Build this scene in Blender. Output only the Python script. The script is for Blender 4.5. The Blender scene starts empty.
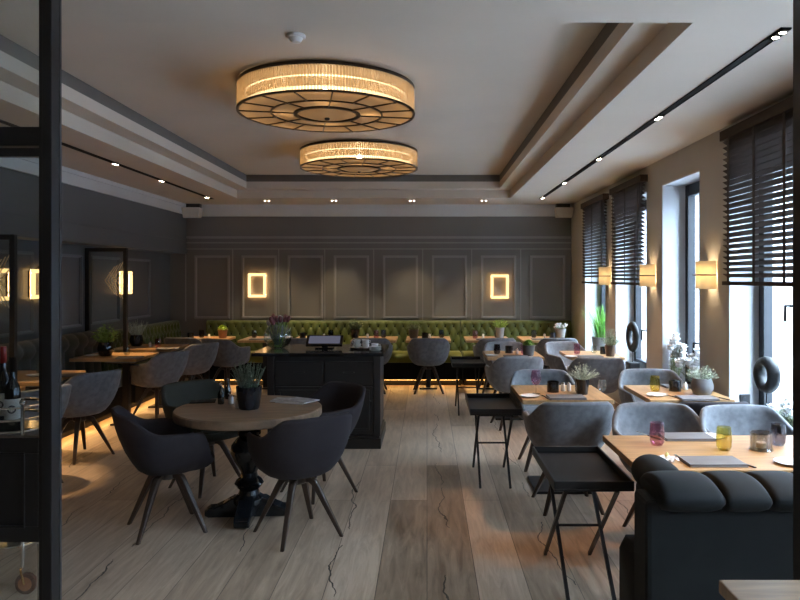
import bpy, math, random
from math import sin, cos, pi, radians, sqrt, atan2
from mathutils import Vector, Matrix, Euler
random.seed(7)
SC = bpy.context.scene
COL = SC.collection
F, CX, HY, EYE = 700.0, 427.0, 278.0, 1.65
def at(px, py, z):
    """point on the plane of height z seen at a pixel of the photograph"""
    D = (EYE - z) * F / (py - HY)
    return ((px - CX) / F * D, D, z)
# ------------------------------------------------------------------ materials
def mat(name, col, rough=0.6, metal=0.0, var=0.12, scale=8.0, bump=0.0, bscale=120.0, spec=0.5, sheen=0.0, stretch=(1, 1, 1), coat=0.0):
    m = bpy.data.materials.new(name); m.use_nodes = True
    nt = m.node_tree; N = nt.nodes; L = nt.links
    p = N['Principled BSDF']
    p.inputs['Roughness'].default_value = rough
    p.inputs['Metallic'].default_value = metal
    p.inputs['Specular IOR Level'].default_value = spec
    p.inputs['Sheen Weight'].default_value = sheen
    p.inputs['Sheen Roughness'].default_value = 0.4
    p.inputs['Coat Weight'].default_value = coat
    tc = N.new('ShaderNodeTexCoord'); mp = N.new('ShaderNodeMapping')
    mp.inputs['Scale'].default_value = stretch
    L.new(tc.outputs['Object'], mp.inputs[0])
    n = N.new('ShaderNodeTexNoise'); n.inputs['Scale'].default_value = scale; n.inputs['Detail'].default_value = 4
    L.new(mp.outputs[0], n.inputs['Vector'])
    r = N.new('ShaderNodeValToRGB')
    r.color_ramp.elements[0].position = 0.3; r.color_ramp.elements[1].position = 0.7
    r.color_ramp.elements[0].color = tuple(c * (1 - var) for c in col) + (1,)
    r.color_ramp.elements[1].color = tuple(min(1, c * (1 + var)) for c in col) + (1,)
    L.new(n.outputs['Fac'], r.inputs[0]); L.new(r.outputs[0], p.inputs['Base Color'])
    if bump:
        n2 = N.new('ShaderNodeTexNoise'); n2.inputs['Scale'].default_value = bscale; n2.inputs['Detail'].default_value = 3
        L.new(mp.outputs[0], n2.inputs['Vector'])
        b = N.new('ShaderNodeBump'); b.inputs['Strength'].default_value = bump; b.inputs['Distance'].default_value = 0.004
        L.new(n2.outputs['Fac'], b.inputs['Height']); L.new(b.outputs[0], p.inputs['Normal'])
    return m
def emis(name, col, s):
    m = bpy.data.materials.new(name); m.use_nodes = True
    nt = m.node_tree; nt.nodes.clear()
    e = nt.nodes.new('ShaderNodeEmission'); e.inputs[0].default_value = col + (1,); e.inputs[1].default_value = s
    o = nt.nodes.new('ShaderNodeOutputMaterial'); nt.links.new(e.outputs[0], o.inputs[0])
    return m
def glassy(name, col, refl=0.12, rough=0.02, ior=1.45):
    """thin clear or tinted glass: tinted transparency plus a Fresnel reflection"""
    m = bpy.data.materials.new(name); m.use_nodes = True
    nt = m.node_tree; N = nt.nodes; L = nt.links; N.clear()
    t = N.new('ShaderNodeBsdfTransparent'); t.inputs[0].default_value = col + (1,)
    g = N.new('ShaderNodeBsdfGlossy'); g.inputs['Roughness'].default_value = rough
    lw = N.new('ShaderNodeLayerWeight'); lw.inputs[0].default_value = 0.5
    pw = N.new('ShaderNodeMath'); pw.operation = 'POWER'; pw.inputs[1].default_value = 4.0; L.new(lw.outputs['Facing'], pw.inputs[0])
    mm = N.new('ShaderNodeMath'); mm.operation = 'MULTIPLY_ADD'; mm.inputs[1].default_value = 0.7; mm.inputs[2].default_value = refl * 0.4
    L.new(pw.outputs[0], mm.inputs[0])
    mx = N.new('ShaderNodeMixShader'); o = N.new('ShaderNodeOutputMaterial')
    L.new(mm.outputs[0], mx.inputs[0]); L.new(t.outputs[0], mx.inputs[1]); L.new(g.outputs[0], mx.inputs[2]); L.new(mx.outputs[0], o.inputs[0])
    return m
def shade_mat(name, col, trans, es, ecol, clear=0.0):
    """lamp shade: translucent, faintly luminous"""
    m = bpy.data.materials.new(name); m.use_nodes = True
    nt = m.node_tree; N = nt.nodes; L = nt.links; N.clear()
    d = N.new('ShaderNodeBsdfDiffuse'); d.inputs[0].default_value = col + (1,)
    t = N.new('ShaderNodeBsdfTranslucent'); t.inputs[0].default_value = col + (1,)
    mx = N.new('ShaderNodeMixShader'); mx.inputs[0].default_value = trans
    L.new(d.outputs[0], mx.inputs[1]); L.new(t.outputs[0], mx.inputs[2])
    e = N.new('ShaderNodeEmission'); e.inputs[0].default_value = ecol + (1,); e.inputs[1].default_value = es
    a = N.new('ShaderNodeAddShader'); L.new(mx.outputs[0], a.inputs[0]); L.new(e.outputs[0], a.inputs[1])
    tr = N.new('ShaderNodeBsdfTransparent'); m2 = N.new('ShaderNodeMixShader'); m2.inputs[0].default_value = clear
    L.new(a.outputs[0], m2.inputs[1]); L.new(tr.outputs[0], m2.inputs[2])
    o = N.new('ShaderNodeOutputMaterial'); L.new(m2.outputs[0], o.inputs[0])
    return m
def wood_floor():
    m = bpy.data.materials.new('oak_floorboards'); m.use_nodes = True
    nt = m.node_tree; N = nt.nodes; L = nt.links; p = N['Principled BSDF']
    tc = N.new('ShaderNodeTexCoord'); mp = N.new('ShaderNodeMapping')
    mp.inputs['Rotation'].default_value = (0, 0, radians(90)); L.new(tc.outputs['Object'], mp.inputs[0])
    b = N.new('ShaderNodeTexBrick'); b.offset = 0.37; b.inputs['Scale'].default_value = 1
    b.inputs['Brick Width'].default_value = 2.6; b.inputs['Row Height'].default_value = 0.27
    b.inputs['Mortar Size'].default_value = 0.0022; b.inputs['Mortar Smooth'].default_value = 0.1; b.inputs['Bias'].default_value = 0
    b.inputs['Color1'].default_value = (0.0, 0.0, 0.0, 1); b.inputs['Color2'].default_value = (1, 1, 1, 1); b.inputs['Mortar'].default_value = (0.5, 0.5, 0.5, 1)
    L.new(mp.outputs[0], b.inputs['Vector'])
    mp2 = N.new('ShaderNodeMapping'); mp2.inputs['Scale'].default_value = (9, 0.9, 1); L.new(tc.outputs['Object'], mp2.inputs[0])
    g = N.new('ShaderNodeTexNoise'); g.inputs['Scale'].default_value = 2.2; g.inputs['Detail'].default_value = 8; g.inputs['Roughness'].default_value = 0.65; g.inputs['Distortion'].default_value = 0.8
    L.new(mp2.outputs[0], g.inputs['Vector'])
    big = N.new('ShaderNodeTexNoise'); big.inputs['Scale'].default_value = 0.9; big.inputs['Detail'].default_value = 2
    L.new(tc.outputs['Object'], big.inputs['Vector'])
    def M(op, a, bb=None, c=None):
        n = N.new('ShaderNodeMath'); n.operation = op
        for i, v in enumerate((a, bb, c)):
            if v is None: continue
            if isinstance(v, (int, float)): n.inputs[i].default_value = v
            else: L.new(v, n.inputs[i])
        return n.outputs[0]
    s = M('ADD', M('MULTIPLY', b.outputs['Color'], 0.38), M('MULTIPLY_ADD', g.outputs['Fac'], 1.0, -0.12))
    s = M('ADD', s, M('MULTIPLY', big.outputs['Fac'], 0.25))
    r = N.new('ShaderNodeValToRGB'); e = r.color_ramp.elements
    e[0].position = 0.35; e[0].color = (0.20, 0.14, 0.095, 1); e[1].position = 0.95; e[1].color = (0.58, 0.46, 0.35, 1)
    k = e.new(0.65); k.color = (0.38, 0.285, 0.205, 1)
    L.new(s, r.inputs[0])
    # long drying cracks and knots
    mp3 = N.new('ShaderNodeMapping'); mp3.inputs['Scale'].default_value = (1.2, 1.1, 1); L.new(tc.outputs['Object'], mp3.inputs[0])
    c1 = N.new('ShaderNodeTexNoise'); c1.inputs['Scale'].default_value = 1.15; c1.inputs['Detail'].default_value = 6; c1.inputs['Roughness'].default_value = 0.5
    L.new(mp3.outputs[0], c1.inputs['Vector'])
    mk = N.new('ShaderNodeTexNoise'); mk.inputs['Scale'].default_value = 1.3; mk.inputs['Detail'].default_value = 1; L.new(tc.outputs['Object'], mk.inputs['Vector'])
    sep = N.new('ShaderNodeSeparateXYZ'); L.new(tc.outputs['Object'], sep.inputs[0])
    u = M('ADD', M('MULTIPLY', sep.outputs['X'], 1.55), M('MULTIPLY', c1.outputs['Fac'], 0.62))
    crack = M('MULTIPLY', M('LESS_THAN', M('ABSOLUTE', M('SUBTRACT', M('FRACT', u), 0.5)), M('MULTIPLY', mk.outputs['Fac'], 0.011)), M('GREATER_THAN', mk.outputs['Fac'], 0.47))
    mp4 = N.new('ShaderNodeMapping'); mp4.inputs['Scale'].default_value = (7, 2.2, 1); L.new(tc.outputs['Object'], mp4.inputs[0])
    kn = N.new('ShaderNodeTexNoise'); kn.inputs['Scale'].default_value = 1.6; kn.inputs['Detail'].default_value = 3; L.new(mp4.outputs[0], kn.inputs['Vector'])
    knot = M('GREATER_THAN', kn.outputs['Fac'], 0.76)
    dk = M('MAXIMUM', M('MAXIMUM', crack, M('MULTIPLY', knot, 0.75)), M('MULTIPLY', b.outputs['Fac'], 0.8))
    mx = N.new('ShaderNodeMixRGB'); mx.inputs[2].default_value = (0.045, 0.032, 0.024, 1)
    L.new(dk, mx.inputs[0]); L.new(r.outputs[0], mx.inputs[1]); L.new(mx.outputs[0], p.inputs['Base Color'])
    L.new(M('MULTIPLY_ADD', g.outputs['Fac'], 0.2, 0.26), p.inputs['Roughness'])
    bp = N.new('ShaderNodeBump'); bp.inputs['Strength'].default_value = 0.25; bp.inputs['Distance'].default_value = 0.004
    L.new(M('SUBTRACT', g.outputs['Fac'], dk), bp.inputs['Height']); L.new(bp.outputs[0], p.inputs['Normal'])
    return m
MT = dict(
    floor=wood_floor(),
    ceil=mat('ceiling_plaster', (0.60, 0.52, 0.43), 0.7, var=0.03, scale=1.5),
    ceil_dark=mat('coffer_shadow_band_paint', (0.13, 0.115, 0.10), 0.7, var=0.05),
    cornice=mat('cornice_paint', (0.60, 0.59, 0.57), 0.6, var=0.03, scale=2),
    wallgrey=mat('taupe_wall_paint', (0.165, 0.155, 0.140), 0.45, var=0.05, scale=2),
    panelgrey=mat('highlit_taupe_paint', (0.27, 0.26, 0.24), 0.28, var=0.04, scale=2),  # wall paint lightened, grazing highlights on the mouldings put into the colour
    panelleft=mat('highlit_slate_paint', (0.17, 0.178, 0.185), 0.28, var=0.04, scale=2),  # slate wall paint lightened the same way, highlights put into the colour
    wallleft=mat('slate_wall_paint', (0.098, 0.103, 0.106), 0.45, var=0.05, scale=2),
    wallright=mat('sand_wall_paint', (0.45, 0.415, 0.365), 0.75, var=0.04, scale=2, bump=0.05),
    reveal=mat('white_reveal_plaster', (0.58, 0.59, 0.60), 0.6, var=0.02, scale=2),
    winframe=mat('anthracite_window_frame', (0.012, 0.015, 0.020), 0.4, var=0.06, spec=.3),
    pane=glassy('window_glass', (0.93, 0.97, 1.0), 0.08),
    clear=glassy('clear_glass', (0.93, 0.96, 0.95), 0.25),
    water=glassy('water', (0.80, 0.88, 0.84), 0.1),
    steel=mat('black_steel', (0.013, 0.012, 0.012), 0.45, metal=0.0, spec=.35, var=0.1, scale=20),
    steel2=mat('dark_grey_steel_edge', (0.030, 0.029, 0.028), 0.5, metal=0.2, var=0.08),
    blind=mat('dark_brown_wood_blind', (0.055, 0.036, 0.026), 0.65, var=0.2, scale=6, spec=.2, stretch=(6, .6, 6)),
    oak=mat('oiled_oak_tabletop', (0.45, 0.265, 0.115), 0.42, var=0.22, scale=3, stretch=(10, 1.2, 4), bump=0.08, bscale=30),
    oakside=mat('oiled_oak_tabletop_crosswise', (0.43, 0.25, 0.105), 0.42, var=0.22, scale=3, stretch=(1.2, 10, 4), bump=0.08, bscale=30),
    oakold=mat('weathered_oak_round_top', (0.22, 0.145, 0.090), 0.45, var=0.3, scale=3, stretch=(1.2, 9, 4), bump=0.1, bscale=30),
    walnut=mat('dark_walnut_leg', (0.042, 0.026, 0.018), 0.35, var=0.25, scale=6, stretch=(6, 6, 1)),
    felt=mat('grey_felt_upholstery', (0.150, 0.156, 0.168), 0.85, var=0.24, scale=22, bump=0.25, bscale=160, sheen=0.22),
    feltd=mat('charcoal_upholstery', (0.030, 0.025, 0.029), 0.8, var=0.15, scale=9, bump=0.25, bscale=160, sheen=0.02, spec=.25),
    feltg=mat('dark_green_grey_upholstery', (0.024, 0.026, 0.018), 0.8, var=0.15, scale=9, bump=0.25, bscale=160, sheen=0.03),
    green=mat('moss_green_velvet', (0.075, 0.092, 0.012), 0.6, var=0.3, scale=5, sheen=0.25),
    buttonv=mat('recess_shaded_velvet_button', (0.012, 0.016, 0.005), 0.8, var=0.1, spec=.2),  # shade of the tuft recess put into the button colour
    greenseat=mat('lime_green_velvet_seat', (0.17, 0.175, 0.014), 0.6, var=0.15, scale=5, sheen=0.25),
    velvet=mat('charcoal_velvet', (0.035, 0.042, 0.036), 0.6, var=0.18, scale=6, sheen=0.06),
    velvetb=mat('blue_black_velvet', (0.009, 0.011, 0.012), 0.8, var=0.18, scale=6, sheen=0.02, spec=.2),
    plinth=mat('dark_plinth', (0.010, 0.009, 0.009), 0.7, var=0.1, spec=.1),
    console=mat('black_painted_wood', (0.021, 0.020, 0.020), 0.4, var=0.1),
    gloss=mat('black_lacquered_wood', (0.012, 0.014, 0.017), 0.12, var=0.1, spec=0.6),
    pot=mat('glossy_black_ceramic', (0.012, 0.013, 0.018), 0.08, var=0.1),
    potgrey=mat('grey_stoneware', (0.12, 0.115, 0.115), 0.45, var=0.15),
    potlight=mat('pale_grey_stoneware', (0.33, 0.32, 0.31), 0.5, var=0.1),
    potterra=mat('terracotta', (0.33, 0.16, 0.09), 0.6, var=0.15),
    potbrown=mat('brown_ceramic', (0.12, 0.075, 0.05), 0.35, var=0.15),
    soil=mat('potting_soil', (0.03, 0.022, 0.015), 0.9, var=0.4, scale=60),
    leafg=mat('fresh_green_leaf', (0.26, 0.42, 0.07), 0.5, var=0.35, scale=30),
    leafbright=mat('bright_grass_leaf', (0.17, 0.44, 0.06), 0.5, var=0.3, scale=30),
    leaflime=mat('lime_succulent_leaf', (0.36, 0.52, 0.06), 0.5, var=0.25, scale=30),
    leafd=mat('dark_heather_leaf', (0.13, 0.18, 0.13), 0.6, var=0.4, scale=40),
    leafgrey=mat('silver_grey_leaf', (0.42, 0.47, 0.36), 0.6, var=0.3, scale=40),
    leafolive=mat('olive_green_leaf', (0.17, 0.20, 0.09), 0.6, var=0.3, scale=40),
    petalw=mat('white_petal', (0.85, 0.85, 0.84), 0.6, var=0.05),
    petalp=mat('dusty_pink_petal', (0.22, 0.075, 0.085), 0.5, var=0.3, scale=40),
    petalpale=mat('pale_tulip_petal', (0.36, 0.34, 0.33), 0.5, var=0.3, scale=40),
    china=mat('white_china', (0.82, 0.82, 0.80), 0.2, var=0.02),
    linen=mat('grey_linen', (0.155, 0.145, 0.145), 0.8, var=0.12, bump=0.1, bscale=300),
    paper=mat('white_paper', (0.75, 0.74, 0.72), 0.7, var=0.03),
    print_=mat('printed_magazine_cover', (0.30, 0.30, 0.32), 0.35, var=0.7, scale=25),
    chrome=mat('chrome', (0.80, 0.80, 0.80), 0.08, metal=1, var=0.03),
    brass=mat('brass_wheel_fork', (0.75, 0.38, 0.12), 0.2, metal=1, var=0.05),
    knife=mat('steel_cutlery', (0.6, 0.58, 0.55), 0.2, metal=1, var=0.03),
    rubber=mat('amber_rubber_tyre', (0.10, 0.035, 0.02), 0.35, var=0.2),
    wheelhub=mat('amber_wheel_disc', (0.45, 0.18, 0.08), 0.3, var=0.2),
    speaker=mat('beige_speaker_case', (0.60, 0.54, 0.46), 0.5, var=0.04),
    speakerd=mat('dark_bracket_metal', (0.07, 0.06, 0.05), 0.5, var=0.04),
    plastic=mat('white_plastic', (0.6, 0.58, 0.55), 0.4, var=0.03),
    gpink=glassy('plum_glass', (0.89, 0.72, 0.80), 0.2),
    gyellow=glassy('olive_yellow_glass', (0.92, 0.88, 0.58), 0.2),
    gdark=glassy('smoke_grey_glass', (0.60, 0.60, 0.65), 0.2),
    gsmoke=glassy('light_smoke_glass', (0.70, 0.68, 0.66), 0.25),
    gbottle=glassy('green_bottle_glass', (0.03, 0.06, 0.03), 0.25),
    wax=mat('cream_wax', (0.85, 0.80, 0.62), 0.5, var=0.03),
    label=mat('white_bottle_label', (0.65, 0.64, 0.60), 0.5, var=0.1, scale=60),
    labelink=mat('black_label_print', (0.04, 0.04, 0.045), 0.5, var=0.1),
    redcap=mat('red_foil_cap', (0.35, 0.02, 0.015), 0.3, var=0.1),
    stone=mat('black_carved_stone', (0.010, 0.011, 0.012), 0.6, var=0.3, scale=30, bump=0.6, bscale=40),
    butter=mat('butter_yellow_paper', (0.85, 0.72, 0.30), 0.6, var=0.05),
    lamp=emis('warm_led_frame', (1.0, 0.58, 0.23), 1.15),
    rearled=emis('rear_facing_led', (1.0, .55, .20), 7.0),
    led=emis('amber_led_strip', (1.0, 0.50, 0.14), 11.0),
    spot=emis('warm_spot_lens', (1.0, 0.86, 0.66), 30.0),
    tube=emis('chandelier_warm_tube', (1.0, 0.70, 0.36), 3.4),
    bulb=emis('chandelier_bulb', (1.0, 0.74, 0.42), 26.0),
    rods=shade_mat('golden_glass_rods', (0.66, 0.52, 0.34), 0.5, 0.02, (1.0, 0.68, 0.35), 0.45),
    diffuser=shade_mat('frosted_amber_glass', (0.42, 0.34, 0.24), 0.75, 0.02, (1.0, 0.72, 0.42), 0.03),
    drumtop=mat('chandelier_inner_reflector', (0.62, 0.52, 0.40), 0.5, var=0.03),
    bronze=mat('dark_bronze_ring', (0.040, 0.028, 0.020), 0.35, metal=0.6, var=0.1),
    sconce=shade_mat('parchment_sconce_shade', (0.95, 0.84, 0.62), 0.55, 0.06, (1.0, 0.74, 0.42)),
    lampglint=mat('gold_lamp_reflection', (0.85, 0.66, 0.40), 0.4, metal=0.2, var=0.05),  # wall lamp's reflection in the partition glass put into a gold colour
    screen=emis('pale_monitor_screen', (0.45, 0.45, 0.62), 0.10),
    facade=mat('slate_blue_facade', (0.075, 0.095, 0.12), 0.8, var=0.06, scale=.6),
    outside=mat('pale_outdoor_paving', (0.30, 0.31, 0.33), 0.8, var=0.1, scale=2),
    lightgrey=mat('pale_grey_drawer_linen', (0.5, 0.5, 0.5), 0.7, var=0.03),
)
# ------------------------------------------------------------------ mesh builder
class MB:
    def __init__(s): s.v = []; s.f = []
    def add(s, vs, fs, mtx=None):
        o = len(s.v)
        if mtx is not None: vs = [tuple(mtx @ Vector(v)) for v in vs]
        s.v += [tuple(v) for v in vs]; s.f += [tuple(i + o for i in f) for f in fs]
        return s
    def box(s, x0, x1, y0, y1, z0, z1, mtx=None):
        vs = [(x0, y0, z0), (x1, y0, z0), (x1, y1, z0), (x0, y1, z0), (x0, y0, z1), (x1, y0, z1), (x1, y1, z1), (x0, y1, z1)]
        return s.add(vs, [(0, 3, 2, 1), (4, 5, 6, 7), (0, 1, 5, 4), (1, 2, 6, 5), (2, 3, 7, 6), (3, 0, 4, 7)], mtx)
    def rings(s, R, cap=True, close=False, mtx=None):
        n = len(R[0]); vs = [p for r in R for p in r]; fs = []
        m = len(R)
        for i in range(m if close else m - 1):
            a = i * n; b = ((i + 1) % m) * n
            for j in range(n): fs.append((a + j, a + (j + 1) % n, b + (j + 1) % n, b + j))
        if cap and not close:
            fs.append(tuple(reversed(range(n)))); fs.append(tuple((m - 1) * n + j for j in range(n)))
        return s.add(vs, fs, mtx)
    def lathe(s, prof, n=24, c=(0, 0, 0), cap=True, close=False, sx=1, sy=1, mtx=None):
        R = [[(c[0] + sx * r * cos(2 * pi * j / n), c[1] + sy * r * sin(2 * pi * j / n), c[2] + z) for j in range(n)] for r, z in prof]
        return s.rings(R, cap, close, mtx)
    def tube(s, pts, r, n=8, closed=False, square=False):
        P = [Vector(p) for p in pts]; m = len(P); R = []
        up = Vector((0, 0, 1)); prev = None
        for i in range(m):
            a = P[(i - 1) % m] if (closed or i > 0) else P[i]; b = P[(i + 1) % m] if (closed or i < m - 1) else P[i]
            d = (b - a).normalized()
            if prev is None:
                u = d.cross(up if abs(d.z) < 0.95 else Vector((0, 1, 0))).normalized()
            else:
                u = (prev - d * prev.dot(d)).normalized()
            prev = u; w = d.cross(u)
            rr = r[i] if isinstance(r, (list, tuple)) else r
            ph = pi / 4 if n == 4 else 0
            R.append([tuple(P[i] + (u * cos(2 * pi * j / n + ph) + w * sin(2 * pi * j / n + ph)) * rr) for j in range(n)])
        return s.rings(R, cap=not closed, close=closed)
    def sphere(s, c, r, n=12, m=8, sz=1.0):
        prof = [(max(1e-4, r * sin(pi * i / m)), -r * sz * cos(pi * i / m)) for i in range(m + 1)]
        return s.lathe(prof, n, c)
    def build(s, name, m, parent=None, smooth=True, bevel=0.0, loc=None, rot=None, ang=40):
        me = bpy.data.meshes.new(name); me.from_pydata(s.v, [], s.f); me.update()
        if smooth:
            me.shade_smooth(); me.set_sharp_from_angle(angle=radians(ang))
        me.materials.append(MT[m] if isinstance(m, str) else m)
        o = bpy.data.objects.new(name, me); COL.objects.link(o)
        if parent is not None: o.parent = parent
        if loc: o.location = loc
        if rot: o.rotation_euler = rot
        if bevel:
            b = o.modifiers.new('bevel', 'BEVEL'); b.width = bevel; b.segments = 2; b.limit_method = 'ANGLE'
        return o
def Q(): return MB()
def tag(o, label=None, cat=None, group=None, kind=None):
    if label: o['label'] = label
    if cat: o['category'] = cat
    if group: o['group'] = group
    if kind: o['kind'] = kind
    return o
def thing(name, label, cat, loc=(0, 0, 0), rz=0.0, group=None):
    o = bpy.data.objects.new(name, None); COL.objects.link(o); o.empty_display_size = 0.1
    o.location = loc; o.rotation_euler = (0, 0, rz)
    return tag(o, label, cat, group)
def struct(name, mb, m, **k):
    return tag(mb.build(name, m, **k), kind='structure')
def dup(root, label, loc, rz=0.0, group=None, scale=None):
    def rec(o, par):
        c = o.copy(); COL.objects.link(c)
        if par is not None: c.parent = par
        for ch in list(kids.get(o.name, [])): rec(ch, c)
        return c
    kids = {}
    def collect(o):
        kids[o.name] = [c for c in o.children]
        for c in kids[o.name]: collect(c)
    collect(root)
    r = rec(root, None); r.location = loc; r.rotation_euler = (0, 0, rz)
    if scale: r.scale = scale
    tag(r, label, None, group)
    return r
class Proto:
    """the first use moves the prototype itself, later uses copy it"""
    def __init__(s, make): s.make = make; s.root = None
    def put(s, label, loc, rz=0.0, group=None, scale=None):
        if s.root is None:
            s.root = s.make(); s.root.location = loc; s.root.rotation_euler = (0, 0, rz)
            if scale: s.root.scale = scale
            return tag(s.root, label, None, group)
        r = dup(s.root, label, loc, rz, group, scale or (1, 1, 1))
        return r
# ------------------------------------------------------------------ room shell
XL, XR, YB, YF = -4.22, 2.37, 11.5, -1.6
ZC, Z1, Z2, Z3 = 2.85, 2.97, 3.07, 3.17
struct('floor', Q().box(-4.6, 2.9, YF - .2, YB + .3, -0.1, 0), 'floor', smooth=False)
def ring_boxes(q, x0, x1, y0, y1, X0, X1, Y0, Y1, z0, z1):
    q.box(X0, x0, Y0, Y1, z0, z1); q.box(x1, X1, Y0, Y1, z0, z1); q.box(x0, x1, Y0, y0, z0, z1); q.box(x0, x1, y1, Y1, z0, z1)
OX0, OX1, OY0, OY1 = -2.85, 1.25, 3.29, 10.5
c = Q()
ring_boxes(c, OX0, OX1, OY0, OY1, -4.6, 2.9, YF - .2, YB + .3, ZC, Z1)
ring_boxes(c, OX0 + .19, OX1 - .18, OY0 + .19, OY1 - .19, -4.6, 2.9, YF - .2, YB + .3, Z1, Z2)
c.box(-4.6, 2.9, YF - .2, YB + .3, Z3, Z3 + .1)
struct('ceiling', c, 'ceil', smooth=False)
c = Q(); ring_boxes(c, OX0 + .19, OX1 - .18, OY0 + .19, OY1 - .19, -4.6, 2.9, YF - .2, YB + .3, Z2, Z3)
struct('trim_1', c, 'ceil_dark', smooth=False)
struct('wall_left', Q().box(XL - .2, XL, YF, YB, 0, ZC), 'wallleft', smooth=False)
struct('wall_back', Q().box(XL - .2, 2.9, YB, YB + .2, 0, ZC), 'wallgrey', smooth=False)
struct('wall_front', Q().box(XL - .2, 2.9, YF - .2, YF, 0, ZC), 'wallleft', smooth=False)
# bulkhead over the left seating, with the pale cornice above it
q = Q().box(XL, -3.95, YF, YB, 2.05, ZC); q.box(-3.96, -3.935, YF, YB, 2.05, 2.12); q.box(-3.96, -3.94, YF, YB, 2.26, 2.29)
struct('trim_2', q, 'wallleft', smooth=False)
q = Q().box(-3.95, -3.925, YF, YB, 2.68, ZC); q.box(-3.95, -3.905, YF, YB, 2.80, ZC)
struct('trim_3', q, 'cornice', smooth=False)
q = Q().box(-3.92, XR, YB - .035, YB, 2.66, ZC); q.box(-3.92, XR, YB - .07, YB, 2.78, ZC)
struct('trim_4', q, 'cornice', smooth=False)
def frame_strip(q, x0, x1, z0, z1, w, y0, y1):
    q.box(x0, x1, y0, y1, z0, z0 + w); q.box(x0, x1, y0, y1, z1 - w, z1); q.box(x0, x0 + w, y0, y1, z0 + w, z1 - w); q.box(x1 - w, x1, y0, y1, z0 + w, z1 - w)
# back wall panel mouldings
q = Q(); PXS = [195, 242, 288, 334, 383, 432, 481, 530]
for p in PXS:
    x0 = (p - CX) / F * YB; x1 = x0 + .575
    frame_strip(q, x0, x1, .985, 2.02, .036, YB - .032, YB); frame_strip(q, x0 + .012, x1 - .012, .997, 2.008, .014, YB - .046, YB - .032)
    q.box(x0 - .16, x0 - .145, YB - .012, YB, .94, 2.12)
q.box(-4.2, XR, YB - .03, YB, 2.30, 2.335); q.box(-4.2, XR, YB - .018, YB, 2.22, 2.24); q.box(-4.2, XR, YB - .02, YB, 2.12, 2.135)
struct('trim_5', q, 'panelgrey', smooth=False)
# left wall panels
q = Q()
for i in range(9):
    y0 = 9.78 - 1.05 * i; y1 = y0 + .84
    for (a, b, c_, w, d) in ((y0, y1, 1.06, .034, .022), (y0 + .012, y1 - .012, 1.072, .012, .034)):
        zt = 1.93 - (c_ - 1.06)
        q.box(XL, XL + d, a, b, c_, c_ + w); q.box(XL, XL + d, a, b, zt - w, zt); q.box(XL, XL + d, a, a + w, c_ + w, zt - w); q.box(XL, XL + d, b - w, b, c_ + w, zt - w)
struct('trim_6', q, 'panelleft', smooth=False)
# right wall with deep window openings
WIN = [(9.30, 10.50), (7.55, 8.80), (6.08, 7.06), (4.00, 5.50), (2.35, 3.55), (.45, 1.75), (-1.25, -.1)]  # last three windows are unseen, added to light the near floor
SILL, HEAD, WX = .50, 2.59, 2.60
q = Q(); ys = [YF]
q.box(XR, 2.9, YF, YB, 0, SILL); q.box(XR, 2.9, YF, YB, HEAD, ZC)
prev = YF
for a, b in sorted(WIN):
    q.box(XR, 2.9, prev, a, SILL, HEAD); prev = b
q.box(XR, 2.9, prev, YB, SILL, HEAD)
struct('wall_right', q, 'wallright', smooth=False)
q = Q(); q.box(XR - .012, XR, YF, YB, 0, .1); struct('baseboard_right', q, 'wallright', smooth=False)
for i, (a, b) in enumerate(WIN):
    r = thing('window_%d' % (i + 1), None, None, (WX, (a + b) / 2, SILL)); r['kind'] = 'structure'
    h = HEAD - SILL; w = (b - a) / 2
    q = Q(); t = .012
    q.box(XR - WX + .002, .30, w - t, w, 0, h); q.box(XR - WX + .002, .30, -w, -w + t, 0, h); q.box(XR - WX + .002, .30, -w + t, w - t, h - t, h)
    q.build('reveal', 'reveal', r, smooth=False)
    Q().box(XR - WX - .03, .30, -w + t, w - t, -.0, .035).build('sill', 'reveal', r, smooth=False, bevel=.004)
    fw = .085; q = Q(); a0, a1, z0, z1 = -w + t, w - t, .035, h - t
    q.box(0, .07, a0, a0 + fw, z0, z1); q.box(0, .07, a1 - fw, a1, z0, z1); q.box(0, .07, a0 + fw, a1 - fw, z0, z0 + fw); q.box(0, .07, a0 + fw, a1 - fw, z1 - fw, z1)
    mid = a1 - (a1 - a0) * (.42 if i == 3 else .5)
    q.box(-.01, .07, mid - .06, mid + .06, z0, z1)
    q.build('window_frame', 'winframe', r, smooth=False, bevel=.004)
    q = Q()
    for s0, s1 in ((a0 + fw, mid - .06), (mid + .06, a1 - fw)):
        q.box(-.012, .05, s0, s0 + .03, z0 + fw, z1 - fw); q.box(-.012, .05, s1 - .03, s1, z0 + fw, z1 - fw)
        q.box(-.012, .05, s0, s1, z0 + fw, z0 + fw + .03); q.box(-.012, .05, s0, s1, z1 - fw - .03, z1 - fw)
    q.build('casement', 'winframe', r, smooth=False)
    Q().box(.03, .036, a0 + fw, mid, z0 + fw, z1 - fw).build('pane', 'pane', r, smooth=False)
    Q().box(.03, .036, mid, a1 - fw, z0 + fw, z1 - fw).build('pane', 'pane', r, smooth=False)
    zh = 1.44 - SILL if i == 3 else 1.02 - SILL
    q = Q().box(-.03, -.01, mid - .015, mid + .015, zh - .04, zh + .04)
    q.tube([(-.03, mid, zh + .015), (-.065, mid, zh + .015)], .008); q.tube([(-.065, mid + .004, zh + .015), (-.065, mid + .085, zh + .015), (-.065, mid + .088, zh - .10)], .0105)
    q.build('window_handle', 'steel', r)
# ground and pale facade outside
struct('floor_outside', Q().box(2.95, 30, -10, 30, -.5, -.35), 'outside', smooth=False)
t = thing('neighbouring_house', 'slate blue facade across the street, seen through the window panes', 'house', (12, 24, -.35))
q = Q().box(-0.3, .3, -34, 46, 0, 5.0); q.build('facade', 'facade', t, smooth=False)
Q().box(-.6, .5, -34.2, 46.2, 5.0, 5.3).build('eaves', 'facade', t, smooth=False)
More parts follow.
